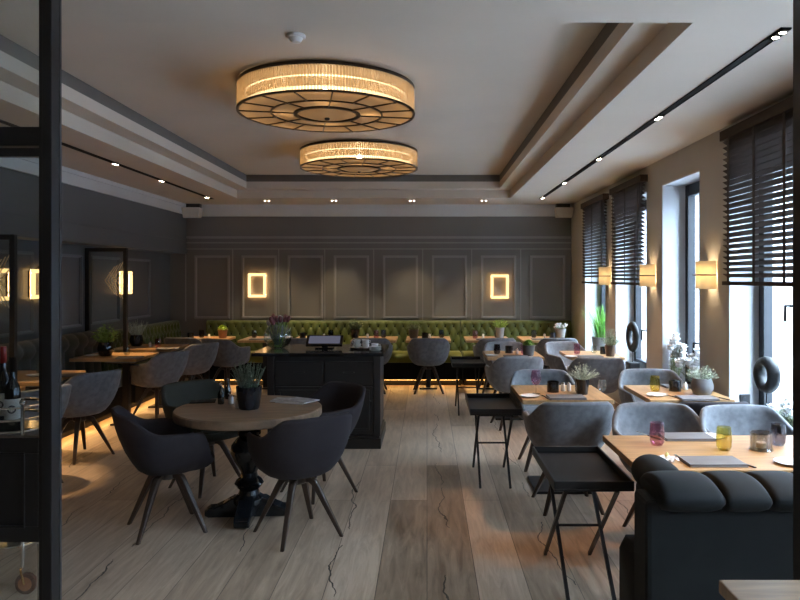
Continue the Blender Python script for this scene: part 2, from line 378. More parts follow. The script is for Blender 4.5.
# ------------------------------------------------------------------ chairs
def chair_height(a):
    a = abs(a)
    def ss(x): x = max(0, min(1, x)); return x * x * (3 - 2 * x)
    h = .80 - .005 * (a / 40) ** 2 if a < 40 else .795 - .125 * ss((a - 38) / 50)
    if a > 88: h = .67 - .012 * ss((a - 88) / 40)
    if a > 122: h = .658 - .185 * ss((a - 122) / 26)
    return h
def shell_pt(deg, t, k=1.0, dz=0.0, hh=None):
    """deg: 0 = back, 180 = front; t: 0 bottom .. 1 rim"""
    a = radians(deg); h = (hh if hh is not None else chair_height((deg + 180) % 360 - 180))
    e = 2.0 / 2.7
    cx, cy = sin(a), -cos(a)
    sx = math.copysign(abs(cx) ** e, cx); sy = math.copysign(abs(cy) ** e, cy)
    r = .40 + .60 * sin(t * pi / 2) ** .85
    z = .392 + (h - .392) * (1 - cos(t * pi / 2)) + dz
    rx, ry = .308, (.278 if cy < 0 else .29)
    if h > .6: r *= 1 - .045 * max(0, t - .85) / .15 * 0
    x = rx * r * sx * k; y = ry * r * sy * k
    y -= .055 * max(0, z - .47) / .33 * (1 if cy < .3 else .3)
    return (x, y, z)
def make_chair(name, shellmat, cushmat, label='chair'):
    def mk():
        t = thing(name, None, 'chair')
        n = 72; T = [0, .12, .25, .4, .55, .7, .82, .92, .975, 1]
        R = []
        for tt in T: R.append([shell_pt(360 * j / n, tt) for j in range(n)])
        rim = []
        for j in range(n):
            p = shell_pt(360 * j / n, 1); p2 = shell_pt(360 * j / n, 1, .90); rim.append(((p[0] + p2[0]) / 2, (p[1] + p2[1]) / 2, p[2] + .010))
        R.append(rim)
        for tt in (1, .95, .85, .7, .55):
            rr = []
            for j in range(n):
                x, y, z = shell_pt(360 * j / n, tt, .90 if tt > .6 else .86); rr.append((x, y, max(z, .452)))
            R.append(rr)
        R.append([shell_pt(360 * j / n, 0, .9, 0)[:2] + (.452,) for j in range(n)])
        Q().rings(R).build('shell', shellmat, t, ang=70)
        R = []
        for s, z in ((.70, .455), (.80, .468), (.80, .485), (.74, .497), (.5, .502), (.1, .503)):
            R.append([(.298 * s * math.copysign(abs(sin(2 * pi * j / 48)) ** .75, sin(2 * pi * j / 48)) , .275 * s * math.copysign(abs(cos(2 * pi * j / 48)) ** .75, cos(2 * pi * j / 48)) + .01, z) for j in range(48)])
        Q().rings(R).build('seat_cushion', cushmat, t, ang=70)
        q = Q().lathe([(.05, .335), (.062, .345), (.062, .38), (.10, .387), (.10, .405)], 20); q.build('swivel_hub', 'walnut', t)
        for k in range(4):
            a = pi / 4 + k * pi / 2; d = (cos(a), sin(a))
            pts = [(.03, .363), (.078, .363), (.108, .345), (.130, .308), (.29, .004)]
            R = []
            wd = [.020, .021, .021, .020, .012]; th = [.019, .019, .020, .018, .011]
            for (r, z), w, h in zip(pts, wd, th):
                # cross-section roughly perpendicular to the leg
                ux, uz = (0, 1) if r < .08 else ((.6, .8) if r < .12 else ((.9, .45)))
                if z < .01: ux, uz = 1, 0
                rr = []
                for sx_, sz_ in ((-1, -1), (1, -1), (1, 1), (-1, 1)):
                    rad = r + ux * h * sz_; zz = z + uz * h * sz_
                    rr.append((d[0] * rad - d[1] * w * sx_, d[1] * rad + d[0] * w * sx_, max(0.0, zz)))
                R.append(rr)
            Q().rings(R).build('leg', 'walnut', t, bevel=.004, ang=50)
        return t
    return Proto(mk)
grey = make_chair('tub_chair', 'felt', 'felt')
dark = make_chair('tub_chair', 'feltd', 'feltd')
olive = make_chair('tub_chair', 'feltg', 'feltg')
def face(dx, dy): return atan2(-dx, dy)
G1 = 'dark tub chairs around the round table'
dark.put('dark charcoal tub chair nearest the left doorpost, left of the round table', (-1.71, 4.60, 0), face(.86, .50), G1)
dark.put('dark charcoal tub chair, back to the viewer, at right front of the round table', (-.83, 4.50, 0), face(-.60, .80), G1)
dark.put('dark tub chair tucked between the round table and the black console', (-.83, 5.38, 0), face(-.62, -.62), G1)
olive.put('dark green tub chair at far left of the round table, facing the viewer', (-1.73, 5.52, 0), face(.75, -.60), G1)
G2 = 'grey tub chairs at the left bench tables'
for lb, x, y, f in (
    ('grey tub chair half hidden behind the left doorpost', -3.20, 5.52, (-.9, .4)),
    ('grey tub chair at the left bench, just right of the doorpost', -3.20, 6.45, (-.86, .45)),
    ('grey tub chair at the bench table with the glossy round plant pot', -3.15, 8.17, (-.88, .42)),
    ('grey tub chair at the last table of the left bench, before the back corner', -3.11, 9.22, (-.82, .5))):
    grey.put(lb, (x, y, 0), face(*f), G2)
G3 = 'grey tub chairs along the green back bench'
for lb, x, y, f in (
    ('grey tub chair in the far left corner of the back bench row', -3.47, 10.20, (.1, 1)),
    ('grey tub chair in the back row, facing the lime plant in terracotta', -2.86, 10.02, (.38, .92)),
    ('grey tub chair in the back row, hidden behind the tulip vase', -1.74, 10.12, (0, 1)),
    ('grey tub chair in the back row, peeking out behind the black console corner', -.80, 10.12, (0, 1)),
    ('pale blue grey tub chair standing free at the back bench beyond the aisle', .02, 10.12, (-.04, 1)),
    ('grey tub chair at the back bench under the right wall light', .97, 10.12, (-.1, 1)),
    ('grey tub chair in the far right corner of the back bench row', 1.86, 10.12, (0, 1))):
    grey.put(lb, (x, y, 0), face(*f), G3)
dark.put('tub chair with the shade of its turned back put into dark upholstery, between the two front window tables', (1.97, 5.06, 0), face(0, 1))  # shade of the unlit chair back put into charcoal upholstery
G4 = 'grey tub chairs at the window side tables'
for lb, x, y, f in (
    ('grey tub chair facing the viewer behind the plum tumbler on the front table', 1.50, 4.42, (-.05, -1)),
    ('grey tub chair facing the viewer behind the candle holder on the front table', 2.05, 4.34, (.04, -1)),
    ('grey tub chair facing the viewer in front of the white flowers', 2.02, 6.18, (-.05, -1)),
    ('large grey tub chair back directly behind the nearest black tray stand', 1.01, 5.06, (-.05, 1)),
    ('grey tub chair facing the viewer beyond the plum wine glass', 1.04, 6.15, (0, -1)),
    ('grey tub chair back beyond the middle tray stand at the third aisle table', .96, 7.78, (-.15, 1)),
    ('grey tub chair facing the viewer at the third aisle table', 1.04, 8.95, (.1, -1)),
    ('pale grey tub chair with its back turned beside the silver leaved plant', 1.86, 7.72, (.12, 1)),
    ('pale grey tub chair facing the viewer beside the bright grass pot', 1.86, 9.00, (.35, -1))):
    grey.put(lb, (x, y, 0), face(*f), G4)
# ------------------------------------------------------------------ tables
ZT = .745
def table(label, x0, x1, y0, y1, col=None, m='oak', group=None, th=.035):
    cx, cy = (x0 + x1) / 2, (y0 + y1) / 2
    t = thing('dining_table', label, 'table', (cx, cy, 0), 0, group)
    w, d = (x1 - x0) / 2, (y1 - y0) / 2
    Q().box(-w, w, -d, d, ZT - th, ZT).build('tabletop', m, t, smooth=False, bevel=.004)
    px, py = col if col else (0, 0)
    Q().box(px - .035, px + .035, py - .035, py + .035, .02, ZT - th - .012).build('column', 'steel', t, smooth=False, bevel=.003)
    Q().box(px - .17, px + .17, py - .17, py + .17, ZT - th - .012, ZT - th).build('top_plate', 'steel', t, smooth=False)
    b = .13 if col else .22
    Q().box(px - b, px + b, py - b, py + b, 0, .02).build('base_plate', 'steel', t, smooth=False, bevel=.004)
    return t
TG = 'oak bench tables along the left wall'
table('oak bench table nearest the viewer, left of the doorpost', -4.02, -3.36, 5.16, 5.86, (.20, -.25), 'oakside', TG)
table('oak bench table crossing behind the left doorpost', -4.02, -3.34, 6.08, 6.86, (.20, -.25), 'oakside', TG)
table('oak bench table carrying the glossy round pot of green herbs', -4.04, -3.26, 7.85, 8.52, (.24, -.24), 'oakside', TG)
table('oak bench table carrying the pot of grey heather', -4.04, -3.26, 8.90, 9.60, (.24, -.24), 'oakside', TG)
BG = 'oak tables along the green back bench'
for lb, cx in (('oak table in the far left corner of the back bench', -3.30), ('oak table at the back bench under the left wall light', -2.42),
               ('oak table at the back bench behind the tulips', -1.66), ('oak table at the back bench behind the till screen and cups', -.78),
               ('oak table at the back bench behind the free standing pale chair', .02), ('oak table at the back bench under the right wall light', .90),
               ('oak table in the far right corner of the back bench', 1.72)):
    table(lb, cx - .33, cx + .33, 10.15, 10.88, (0, -.02), 'oak', BG)
WG = 'oak tables on the window side'
table('long oak table in the right foreground with yellow and plum tumblers', 1.01, 2.26, 3.30, 4.03, None, 'oakside', WG)
table('oak window table with yellow tumbler beside the white flowers', 1.66, 2.29, 5.20, 5.92, None, 'oak', WG)
table('oak aisle table behind the nearest tray stand with plum wine glass', .71, 1.39, 5.20, 5.92, None, 'oak', WG)
table('oak aisle table further back with small green plant in grey pot', .69, 1.34, 7.98, 8.70, None, 'oak', WG)
table('oak window table further back with brown plant pots', 1.64, 2.26, 7.98, 8.70, None, 'oak', WG)
# foreground table corner
t = thing('serving_table', 'pale oak table corner at the bottom right edge, nearest the viewer', 'table', (1.30, 1.72, 0))
Q().box(-.43, .43, -.37, .37, .71, .75).build('tabletop', 'oakold', t, smooth=False, bevel=.004)
for sx in (-1, 1):
    for sy in (-1, 1):
        Q().box(sx * .38 - .03, sx * .38 + .03, sy * .32 - .03, sy * .32 + .03, 0, .71).build('leg', 'steel', t, smooth=False, bevel=.004)
# round pedestal table
t = thing('round_table', 'round weathered oak table on a black turned pedestal', 'table', (-1.24, 4.88, 0), radians(8))
Q().lathe([(.47, .69), (.497, .692), (.502, .70), (.502, .742), (.495, .75), (.02, .75)], 72).build('tabletop', 'oakold', t, ang=30)
Q().lathe([(.10, .085), (.11, .10), (.11, .125), (.075, .15), (.065, .18), (.085, .20), (.10, .225), (.085, .25), (.06, .27), (.055, .30), (.075, .34), (.105, .385), (.125, .44), (.12, .49), (.09, .53), (.065, .55), (.08, .565), (.08, .585), (.06, .60), (.07, .63), (.13, .655), (.14, .69)], 36).build('pedestal', 'gloss', t, ang=35)
q = Q()
for k in range(4):
    a = k * pi / 2 + radians(-8 + 4); mx = Matrix.Rotation(a, 4, 'Z')
    prof = [(0, .0), (.27, .0), (.295, .012), (.295, .05), (.27, .066), (.23, .068), (.17, .095), (.11, .13), (0, .135)]
    vs = [(x, s * (.055 if x < .24 else .05), z) for s in (-1, 1) for x, z in prof]; n = len(prof)
    fs = [tuple(range(n)), tuple(reversed(range(n, 2 * n)))] + [(i, i + n, (i + 1) % n + n, (i + 1) % n) for i in range(n)]
    q.add(vs, fs, mx)
q.build('cross_foot', 'gloss', t, smooth=False, bevel=.008)
# ------------------------------------------------------------------ benches
def loftbench(L, prof, disp, ns, name, m, par, x0=0.0, cap=True):
    """prof: (depth toward sitter, z, displacement weight); local X is the length, sitter at -Y"""
    R = []
    for i in range(ns + 1):
        s = L * i / ns; ring = []
        for d, z, w in prof:
            ring.append((x0 + s, -(d + w * disp(s, z)), z))
        R.append(ring)
    # rings run across: use as a strip of closed sections
    return Q().rings(R).build(name, m, par, ang=60)
def tuft(a, b, z0, depth):
    def f(s, z):
        u = s / a; v = (z - z0) / b
        p = abs(sin(pi * (u + v) / 2)) * abs(sin(pi * (u - v) / 2))
        rr = sin(pi * (u + v) / 2) ** 2 + sin(pi * (u - v) / 2) ** 2
        return depth * (.45 * (min(1, p * 1.15) ** .6 - 1) - .8 * math.exp(-rr * 7))
    return f
def channel(a, depth):
    return lambda s, z: depth * (abs(sin(pi * s / a)) ** .45 - 1)
def bench(label, loc, rz, L, style, seatmat, backmat, depth=.60, top=.96, ns=None, group=None, led=True, seatL=None):
    t = thing('upholstered_bench', label, 'bench', loc, rz, group)
    if style == 'tuft':
        f = tuft(.068, .12, .505, .045); prof = [(.02, .44, 0)] + [(.20 - .05 * k / 34, .44 + .48 * k / 34, 1) for k in range(35)] + [(.135, top - .015, .4), (.10, top, 0), (.03, top, 0)]
        ns = ns or int(L / .0125)
    else:
        f = channel(.22, .035)
        prof = [(.02, .44, 0), (.20, .45, 1), (.19, .60, 1), (.18, .75, 1), (.18, .82, 1), (.215, .86, 1), (.235, .90, 1), (.225, .95, 1), (.18, top + .03, 1), (.12, top + .045, 1), (.06, top + .03, .5), (.02, top, 0)]
        ns = ns or int(L / .02)
    loftbench(L, prof, f, ns, 'backrest', backmat, t)
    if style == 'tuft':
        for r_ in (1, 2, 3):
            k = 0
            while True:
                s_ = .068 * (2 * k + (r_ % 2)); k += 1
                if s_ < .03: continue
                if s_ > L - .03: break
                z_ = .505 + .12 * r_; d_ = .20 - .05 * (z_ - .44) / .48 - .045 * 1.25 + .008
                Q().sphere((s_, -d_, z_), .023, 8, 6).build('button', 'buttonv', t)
    LS = L; L = seatL or L
    n = max(1, round(L / 1.6)); w = L / n
    for i in range(n):
        R = []
        for x, sc in ((i * w + .004, .0), (i * w + .02, 1), ((i + 1) * w - .02, 1), ((i + 1) * w - .004, 0)):
            e = .02 * (1 - sc)
            R.append([(x, -.17, .36 + e), (x, -depth + .02 + e, .36 + e), (x, -depth + e, .38 + e), (x, -depth + e, .45 - e), (x, -depth + .025 + e, .478 - e), (x, -.35, .488 - e), (x, -.17, .475 - e)])
        Q().rings(R).build('seat_cushion', seatmat, t, ang=50)
    Q().box(0, L, -depth + .015, 0, .10, .36).build('base', 'plinth', t, smooth=False)
    Q().box(.02, L - .02, -depth + .14, -.02, 0, .10).build('plinth', 'plinth', t, smooth=False)
    if led: Q().box(.05, L - .05, -depth + .09, -depth + .11, .088, .099).build('light_strip', 'led', t, smooth=False)
    return t
GB = 'moss green button tufted wall benches'
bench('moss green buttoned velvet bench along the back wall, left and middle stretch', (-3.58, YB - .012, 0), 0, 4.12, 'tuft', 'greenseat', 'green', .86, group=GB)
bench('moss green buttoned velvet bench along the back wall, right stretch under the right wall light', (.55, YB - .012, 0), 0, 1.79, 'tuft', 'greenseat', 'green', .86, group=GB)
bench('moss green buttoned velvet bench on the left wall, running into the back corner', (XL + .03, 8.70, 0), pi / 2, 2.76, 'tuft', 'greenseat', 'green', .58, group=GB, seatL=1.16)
GV = 'charcoal channel tufted wall benches'
bench('charcoal velvet channelled bench on the left wall, ending at the glass partition', (XL + .03, 6.03, 0), pi / 2, 2.57, 'chan', 'velvet', 'velvet', .58, .97, group=GV)
bench('charcoal velvet channelled bench on the left wall, nearest the viewer', (XL + .03, 3.30, 0), pi / 2, 2.60, 'chan', 'velvet', 'velvet', .58, .97, group=GV)
# foreground sofa, its back toward the viewer
t = thing('sofa', 'blue black velvet sofa with rolled channelled back in the right foreground', 'sofa', (.895, 2.80, 0))
SL = 1.50
Q().box(.0, SL, .05, .24, .06, .74).build('back_panel', 'velvetb', t, smooth=False, bevel=.02)
ws = [.25, .185, .20, .20, .20, .20, .20]; x = 0.045
def bolster(L0, cy, cz, ry, rz_, along, base):
    R = []; m = 16
    for k in range(m + 1):
        u = k / m; e = .66 + .34 * max(0.0, 1 - abs(2 * u - 1) ** 3.2) ** .5
        if k in (0, m): e = .5
        if along == 'x': R.append([(base + L0 * u, cy + ry * cos(2 * pi * j / 24) * (.8 + .2 * e), cz + rz_ * sin(2 * pi * j / 24) * e) for j in range(24)])
        else: R.append([(cy + ry * cos(2 * pi * j / 24) * e, base + L0 * u, cz + rz_ * sin(2 * pi * j / 24) * e) for j in range(24)])
    Q().rings(R).build('back_bolster', 'velvetb', t, ang=60)
for w in ws:
    bolster(w, .14, .757, .175, .070, 'x', x); x += w
bolster(.28, .150, .752, .095, .078, 'y', .24)
Q().box(.075, .19, .24, .48, .10, .72).build('arm', 'velvetb', t, smooth=False, bevel=.03)
R = []
for x0_, e in ((.020, .03), (.05, 0), (SL - .03, 0), (SL, .03)):
    R.append([(x0_, .10 + e, .09 + e), (x0_, .56 - e, .09 + e), (x0_, .56 - e, .40 - e), (x0_, .53 - e, .43 - e), (x0_, .10 + e, .44 - e)])
Q().rings(R).build('seat', 'velvetb', t, ang=50)
Q().box(.12, SL - .05, .14, .48, 0, .09).build('plinth', 'plinth', t, smooth=False)
# ------------------------------------------------------------------ glass partitions on the left
def partition(label, x1, y):
    t = thing('glass_partition', label, 'partition', (XL, y, 0))
    w = x1 - XL; h = 2.02
    q = Q(); b = .045
    q.box(.005, b + .01, -.0225, .0225, 0, h); q.box(w - b, w, -.0225, .0225, 0, h); q.box(b, w - b, -.0225, .0225, h - b, h); q.box(b, w - b, -.0225, .0225, 0, .06)
    q.build('metal_frame', 'steel', t, smooth=False, bevel=.002)
    Q().box(b, w - b, -.004, .004, .06, h - b).build('glass_pane', 'clear', t, smooth=False)
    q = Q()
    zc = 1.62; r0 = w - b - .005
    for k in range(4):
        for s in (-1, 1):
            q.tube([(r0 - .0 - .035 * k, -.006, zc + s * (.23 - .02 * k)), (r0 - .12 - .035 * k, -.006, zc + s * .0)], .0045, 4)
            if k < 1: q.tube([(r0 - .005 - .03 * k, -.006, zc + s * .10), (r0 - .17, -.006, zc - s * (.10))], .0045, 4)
    q.build('lamp_reflection_lines', 'lampglint', t)  # gold lines imitate the wall lamp's reflection in the glass
    return t
PG = 'black framed glass partitions between the left benches'
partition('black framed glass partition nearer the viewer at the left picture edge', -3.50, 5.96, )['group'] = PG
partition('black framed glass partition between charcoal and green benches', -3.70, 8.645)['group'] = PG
# ------------------------------------------------------------------ entrance frame
D0 = 2.2
t = thing('doorpost', 'tall black steel doorpost on the left, running out of the picture top and bottom', 'doorpost', (-1.20, D0, 0))
Q().box(-.010, .020, 0, .045, 0, ZC).build('post', 'steel', t, smooth=False, bevel=.002)
Q().box(-.010, .022, .045, .058, 0, ZC).build('rear_flange', 'steel2', t, smooth=False, bevel=.001)
t = thing('doorpost', 'black steel doorpost cut by the right picture edge', 'doorpost', (1.203, D0, 0))
Q().box(-.022, .05, 0, .06, 0, ZC).build('post', 'steel', t, smooth=False, bevel=.002)
t = thing('glazed_door_leaf', 'black steel glazed door leaf with a solid middle panel, left of the doorpost', 'door', (-1.214, D0 + .01, 0))
q = Q(); W = -.78
q.box(W, -.004, 0, .04, 2.068, 2.128); q.box(W, -.004, .004, .03, 2.035, 2.062)
q.box(-.012, 0, 0, .04, .02, ZC - .03); q.box(W, W + .05, 0, .04, .02, ZC - .03); q.box(W, 0, 0, .04, .02, .12)
q.build('leaf_frame', 'steel', t, smooth=False, bevel=.002)
q = Q(); q.box(W + .05, -.012, .012, .028, .86, 1.10); frame_strip(q, W + .05, -.012, .815, 1.145, .05, .0, .04); frame_strip(q, W + .095, -.055, .86, 1.10, .006, -.003, .012)
q.build('solid_panel', 'steel', t, smooth=False, bevel=.002)
Q().box(-.016, -.013, -.004, 0, .13, .81).build('glazing_bead', 'chrome', t, smooth=False)
Q().box(W + .05, -.012, .018, .024, .12, .815).build('glass_pane', 'clear', t, smooth=False)
Q().box(W + .05, -.012, .018, .024, 1.145, 2.035).build('glass_pane', 'clear', t, smooth=False)
Q().box(W + .05, -.012, .018, .024, 2.128, ZC - .03).build('glass_pane', 'clear', t, smooth=False)
# ------------------------------------------------------------------ console
t = thing('console', 'black panelled waiter station with drawers and a dark top in the middle of the room', 'console', (-1.0, 6.75, 0))
w0, w1, dp = -.545, .555, .82
Q().box(w0 + .03, w1 - .03, .03, dp - .03, .06, .90).build('body', 'console', t, smooth=False, bevel=.003)
q = Q().box(w0, w1, 0, dp, 0, .10); q.box(w0 + .012, w1 - .012, .012, dp - .012, .10, .125); q.build('plinth', 'console', t, smooth=False, bevel=.006)
Q().box(w0 - .145, w1 + .03, -.03, dp + .03, .895, .93).build('worktop', 'gloss', t, smooth=False, bevel=.005)
Q().box(w1 - .07, w1 - .005, .0, .07, .125, .895).build('corner_post', 'console', t, smooth=False, bevel=.006)
Q().box(w0 + .005, w0 + .07, .0, .07, .125, .895).build('corner_post', 'console', t, smooth=False, bevel=.006)
mid = (w0 + w1) / 2
for s0, s1 in ((w0 + .08, mid - .01), (mid + .01, w1 - .08)):
    d = Q().box(s0, s1, .008, .03, .62, .845).build('drawer', 'console', t, smooth=False, bevel=.003)
    Q().tube([((s0 + s1) / 2 - .05, .0, .74), ((s0 + s1) / 2 - .05, -.02, .74), ((s0 + s1) / 2 + .05, -.02, .74), ((s0 + s1) / 2 + .05, 0, .74)], .006).build('drawer_handle', 'steel', d)
    d = Q().box(s0, s1, .010, .03, .15, .60).build('cupboard_door', 'console', t, smooth=False, bevel=.003)
    q = Q(); frame_strip(q, s0 + .03, s1 - .03, .18, .57, .02, -.002, .011); q.build('panel_moulding', 'console', d, smooth=False, bevel=.002)
    Q().sphere((s1 - .02, -.008, .46), .011).build('knob', 'steel', d)
q = Q(); q.box(w1 - .03, w1 - .018, .10, dp - .10, .18, .84); q.build('side_panel', 'console', t, smooth=False, bevel=.004)
# ------------------------------------------------------------------ tray stands
def make_tray():
    t = thing('tray_stand', None, 'tray stand')
    w, d = .20, .37
    q = Q().box(-w, w, -d, d, .585, .597); R = .038
    for x0_, x1_, y0_, y1_ in ((-w, w, -d, -d + .012), (-w, w, d - .012, d), (-w, -w + .012, -d + .012, d - .012), (w - .012, w, -d + .012, d - .012)):
        q.box(x0_, x1_, y0_, y1_, .597, .597 + R)
    q.build('tray', 'steel', t, smooth=False, bevel=.003)
    for s in (-1, 1):
        xo, xi = s * .132, s * .118
        for (xx, f) in ((xo, 1), (xi, -1)):
            Q().tube([(xx, -.31 * f, .57), (xx, .31 * f, .006)], .0125, 4).build('leg', 'steel', t, smooth=False)
    for f, xx in ((1, .132), (-1, .118)):
        Q().tube([(-xx, -.31 * f, .575), (xx, -.31 * f, .575)], .0095, 4).build('top_rail', 'steel', t, smooth=False)
    Q().tube([(-.132, 0, .288), (.132, 0, .288)], .0075, 8).build('cross_bar', 'steel', t)
    return t
tray = Proto(make_tray); TS = 'folding black tray stands in the aisle'
tray.put('black folding tray stand nearest the viewer, beside the sofa', (.835, 3.86, 0), 0, TS)
tray.put('black folding tray stand in mid aisle, second from the viewer', (.535, 5.79, 0), 0, TS)
tray.put('black folding tray stand furthest away, by the green back bench', (.50, 8.70, 0), 0, TS)
# ------------------------------------------------------------------ wall lights
def point(loc, e, col, r=.03, name='lamp_light', spot=None, par=None, aim=None, blend=.6):
    l = bpy.data.lights.new(name, 'SPOT' if spot else 'POINT'); l.energy = e; l.color = col; l.shadow_soft_size = r
    if spot: l.spot_size = radians(spot); l.spot_blend = blend
    o = bpy.data.objects.new(name, l); COL.objects.link(o); o.location = loc
    if aim is not None:
        o.rotation_euler = (Vector(aim) - Vector(loc)).to_track_quat('-Z', 'Y').to_euler()
    return o
def wall_frame_light(label, w, h, loc, rz):
    t = thing('wall_light', label, 'wall light', loc, rz, 'glowing rectangular wall lights')
    q = Q(); b = .040
    vs = []
    frame_strip(q, -w / 2, w / 2, -h / 2, h / 2, b, -.075, -.035)
    q.build('glowing_frame', 'lamp', t, smooth=False, bevel=.012)
    q = Q(); frame_strip(q, -w / 2 + .004, w / 2 - .004, -h / 2 + .004, h / 2 - .004, .032, -.034, -.031); q.build('rear_led', 'rearled', t, smooth=False)
    q = Q(); frame_strip(q, -w / 2 + .015, w / 2 - .015, -h / 2 + .015, h / 2 - .015, .010, -.031, -.0)
    q.build('mounting_frame', 'bronze', t, smooth=False)
    q = Q().tube([(-.03, -.03, h / 2), (0, -.05, h / 2 + .03), (.03, -.03, h / 2)], .006); q.build('top_bracket', 'bronze', t)
    return t
wall_frame_light('glowing rectangular light on the back wall, left of the tulips', .292, .39, (-2.78, YB, 1.53), 0)
wall_frame_light('glowing rectangular light on the back wall, right side', .292, .39, (1.19, YB, 1.51), 0)
wall_frame_light('glowing rectangular light on the left wall behind the further glass partition', .33, .315, (XL, 9.70, 1.585), pi / 2)
wall_frame_light('glowing rectangular light on the left wall, seen beside the doorpost', .27, .315, (XL, 7.52, 1.585), pi / 2)
wall_frame_light('glowing rectangular light on the left wall behind the nearer glass partition', .27, .315, (XL, 6.9, 1.585), pi / 2)
WARM = (1.0, .66, .34); ORANGE = (1.0, .50, .17)
for lb, y in (('half round parchment wall sconce on the furthest window pier', 9.08), ('half round parchment wall sconce on the middle window pier', 7.33), ('half round parchment wall sconce on the nearest window pier, by the big blind', 5.80)):
    t = thing('wall_sconce', lb, 'wall light', (XR, y, 1.675), 0, 'parchment sconces on the window piers')
    R = .085; n = 16; cxs = -.055
    pr = []
    pr.append((-.004, R))
    for k in range(n + 1):
        a = pi / 2 + pi * k / n; pr.append((cxs + R * cos(a), R * 1.0 * sin(a)))
    pr.append((-.004, -R)); n += 2
    vs = []; fs = []
    for (x, yy) in pr: vs += [(x, yy, -.115), (x, yy, .115)]
    for k in range(n): fs.append((2 * k, 2 * k + 2, 2 * k + 3, 2 * k + 1))
    q = Q().add(vs, fs); o = q.build('shade', 'sconce', t); sm = o.modifiers.new('thickness', 'SOLIDIFY'); sm.thickness = .002
    q = Q().box(-.012, 0, -.03, .03, -.05, .05); q.tube([(-.01, -.09, 0), (cxs - .02, -.093, 0), (cxs - R - .006, -.04, 0), (cxs - R - .006, .04, 0), (cxs - .02, .093, 0), (-.01, .09, 0)], .006)
    q.build('metal_bracket', 'bronze', t)
    lo = point((XR - .055, y, 1.675), 2.6, (1.0, .76, .47), .02, 'sconce_bulb')
# ------------------------------------------------------------------ blinds
def blind(label, y0, y1, z0, z1, n_tape=3):
    t = thing('venetian_blind', label, 'blind', (XR, (y0 + y1) / 2, 0), 0, 'dark wooden venetian blinds')
    w = (y1 - y0) / 2
    Q().box(-.085, -.003, -w, w, z1 - .075, z1).build('valance', 'blind', t, smooth=False, bevel=.003)
    q = Q(); sp = .0445; z = z1 - .10; zs = []
    while z > z0 + .06: zs.append(z); z -= sp
    a = radians(33)
    for i, z in enumerate(zs):
        if z < z0: continue
        dx, dz = .025 * cos(a), .025 * sin(a); c_ = -.045
        ww = w - .015
        vs = [(c_ - dx, -ww, z + dz), (c_ + dx, -ww, z - dz), (c_ + dx, ww, z - dz), (c_ - dx, ww, z + dz)]
        vs += [(x, y, zz + .003) for x, y, zz in vs]
        q.add(vs, [(0, 3, 2, 1), (4, 5, 6, 7), (0, 1, 5, 4), (1, 2, 6, 5), (2, 3, 7, 6), (3, 0, 4, 7)])
    # the stack of slats not let down and the bottom bar
    q.build('slats', 'blind', t, smooth=False)
    Q().box(-.072, -.018, -w + .012, w - .012, z0, z0 + .03).build('bottom_rail', 'blind', t, smooth=False, bevel=.003)
    for k in range(n_tape):
        y = -w + .13 + (2 * w - .26) * k / (n_tape - 1)
        Q().box(-.0755, -.0735, y - .017, y + .017, z0, z1 - .07).build('ladder_tape', 'blind', t, smooth=False)
    Q().tube([(-.08, -w + .05, z1 - .08), (-.08, -w + .05, z0 + .25)], .002, 6).build('pull_cord', 'blind', t)
blind('dark brown venetian blind on the furthest window, in the back corner', 9.10, 10.42, 1.57, 2.75)
blind('dark brown venetian blind on the second window from the back', 7.50, 8.78, 1.57, 2.76)
blind('large dark brown venetian blind on the nearest window at the right edge', 3.95, 5.47, 1.595, 2.79, 4)
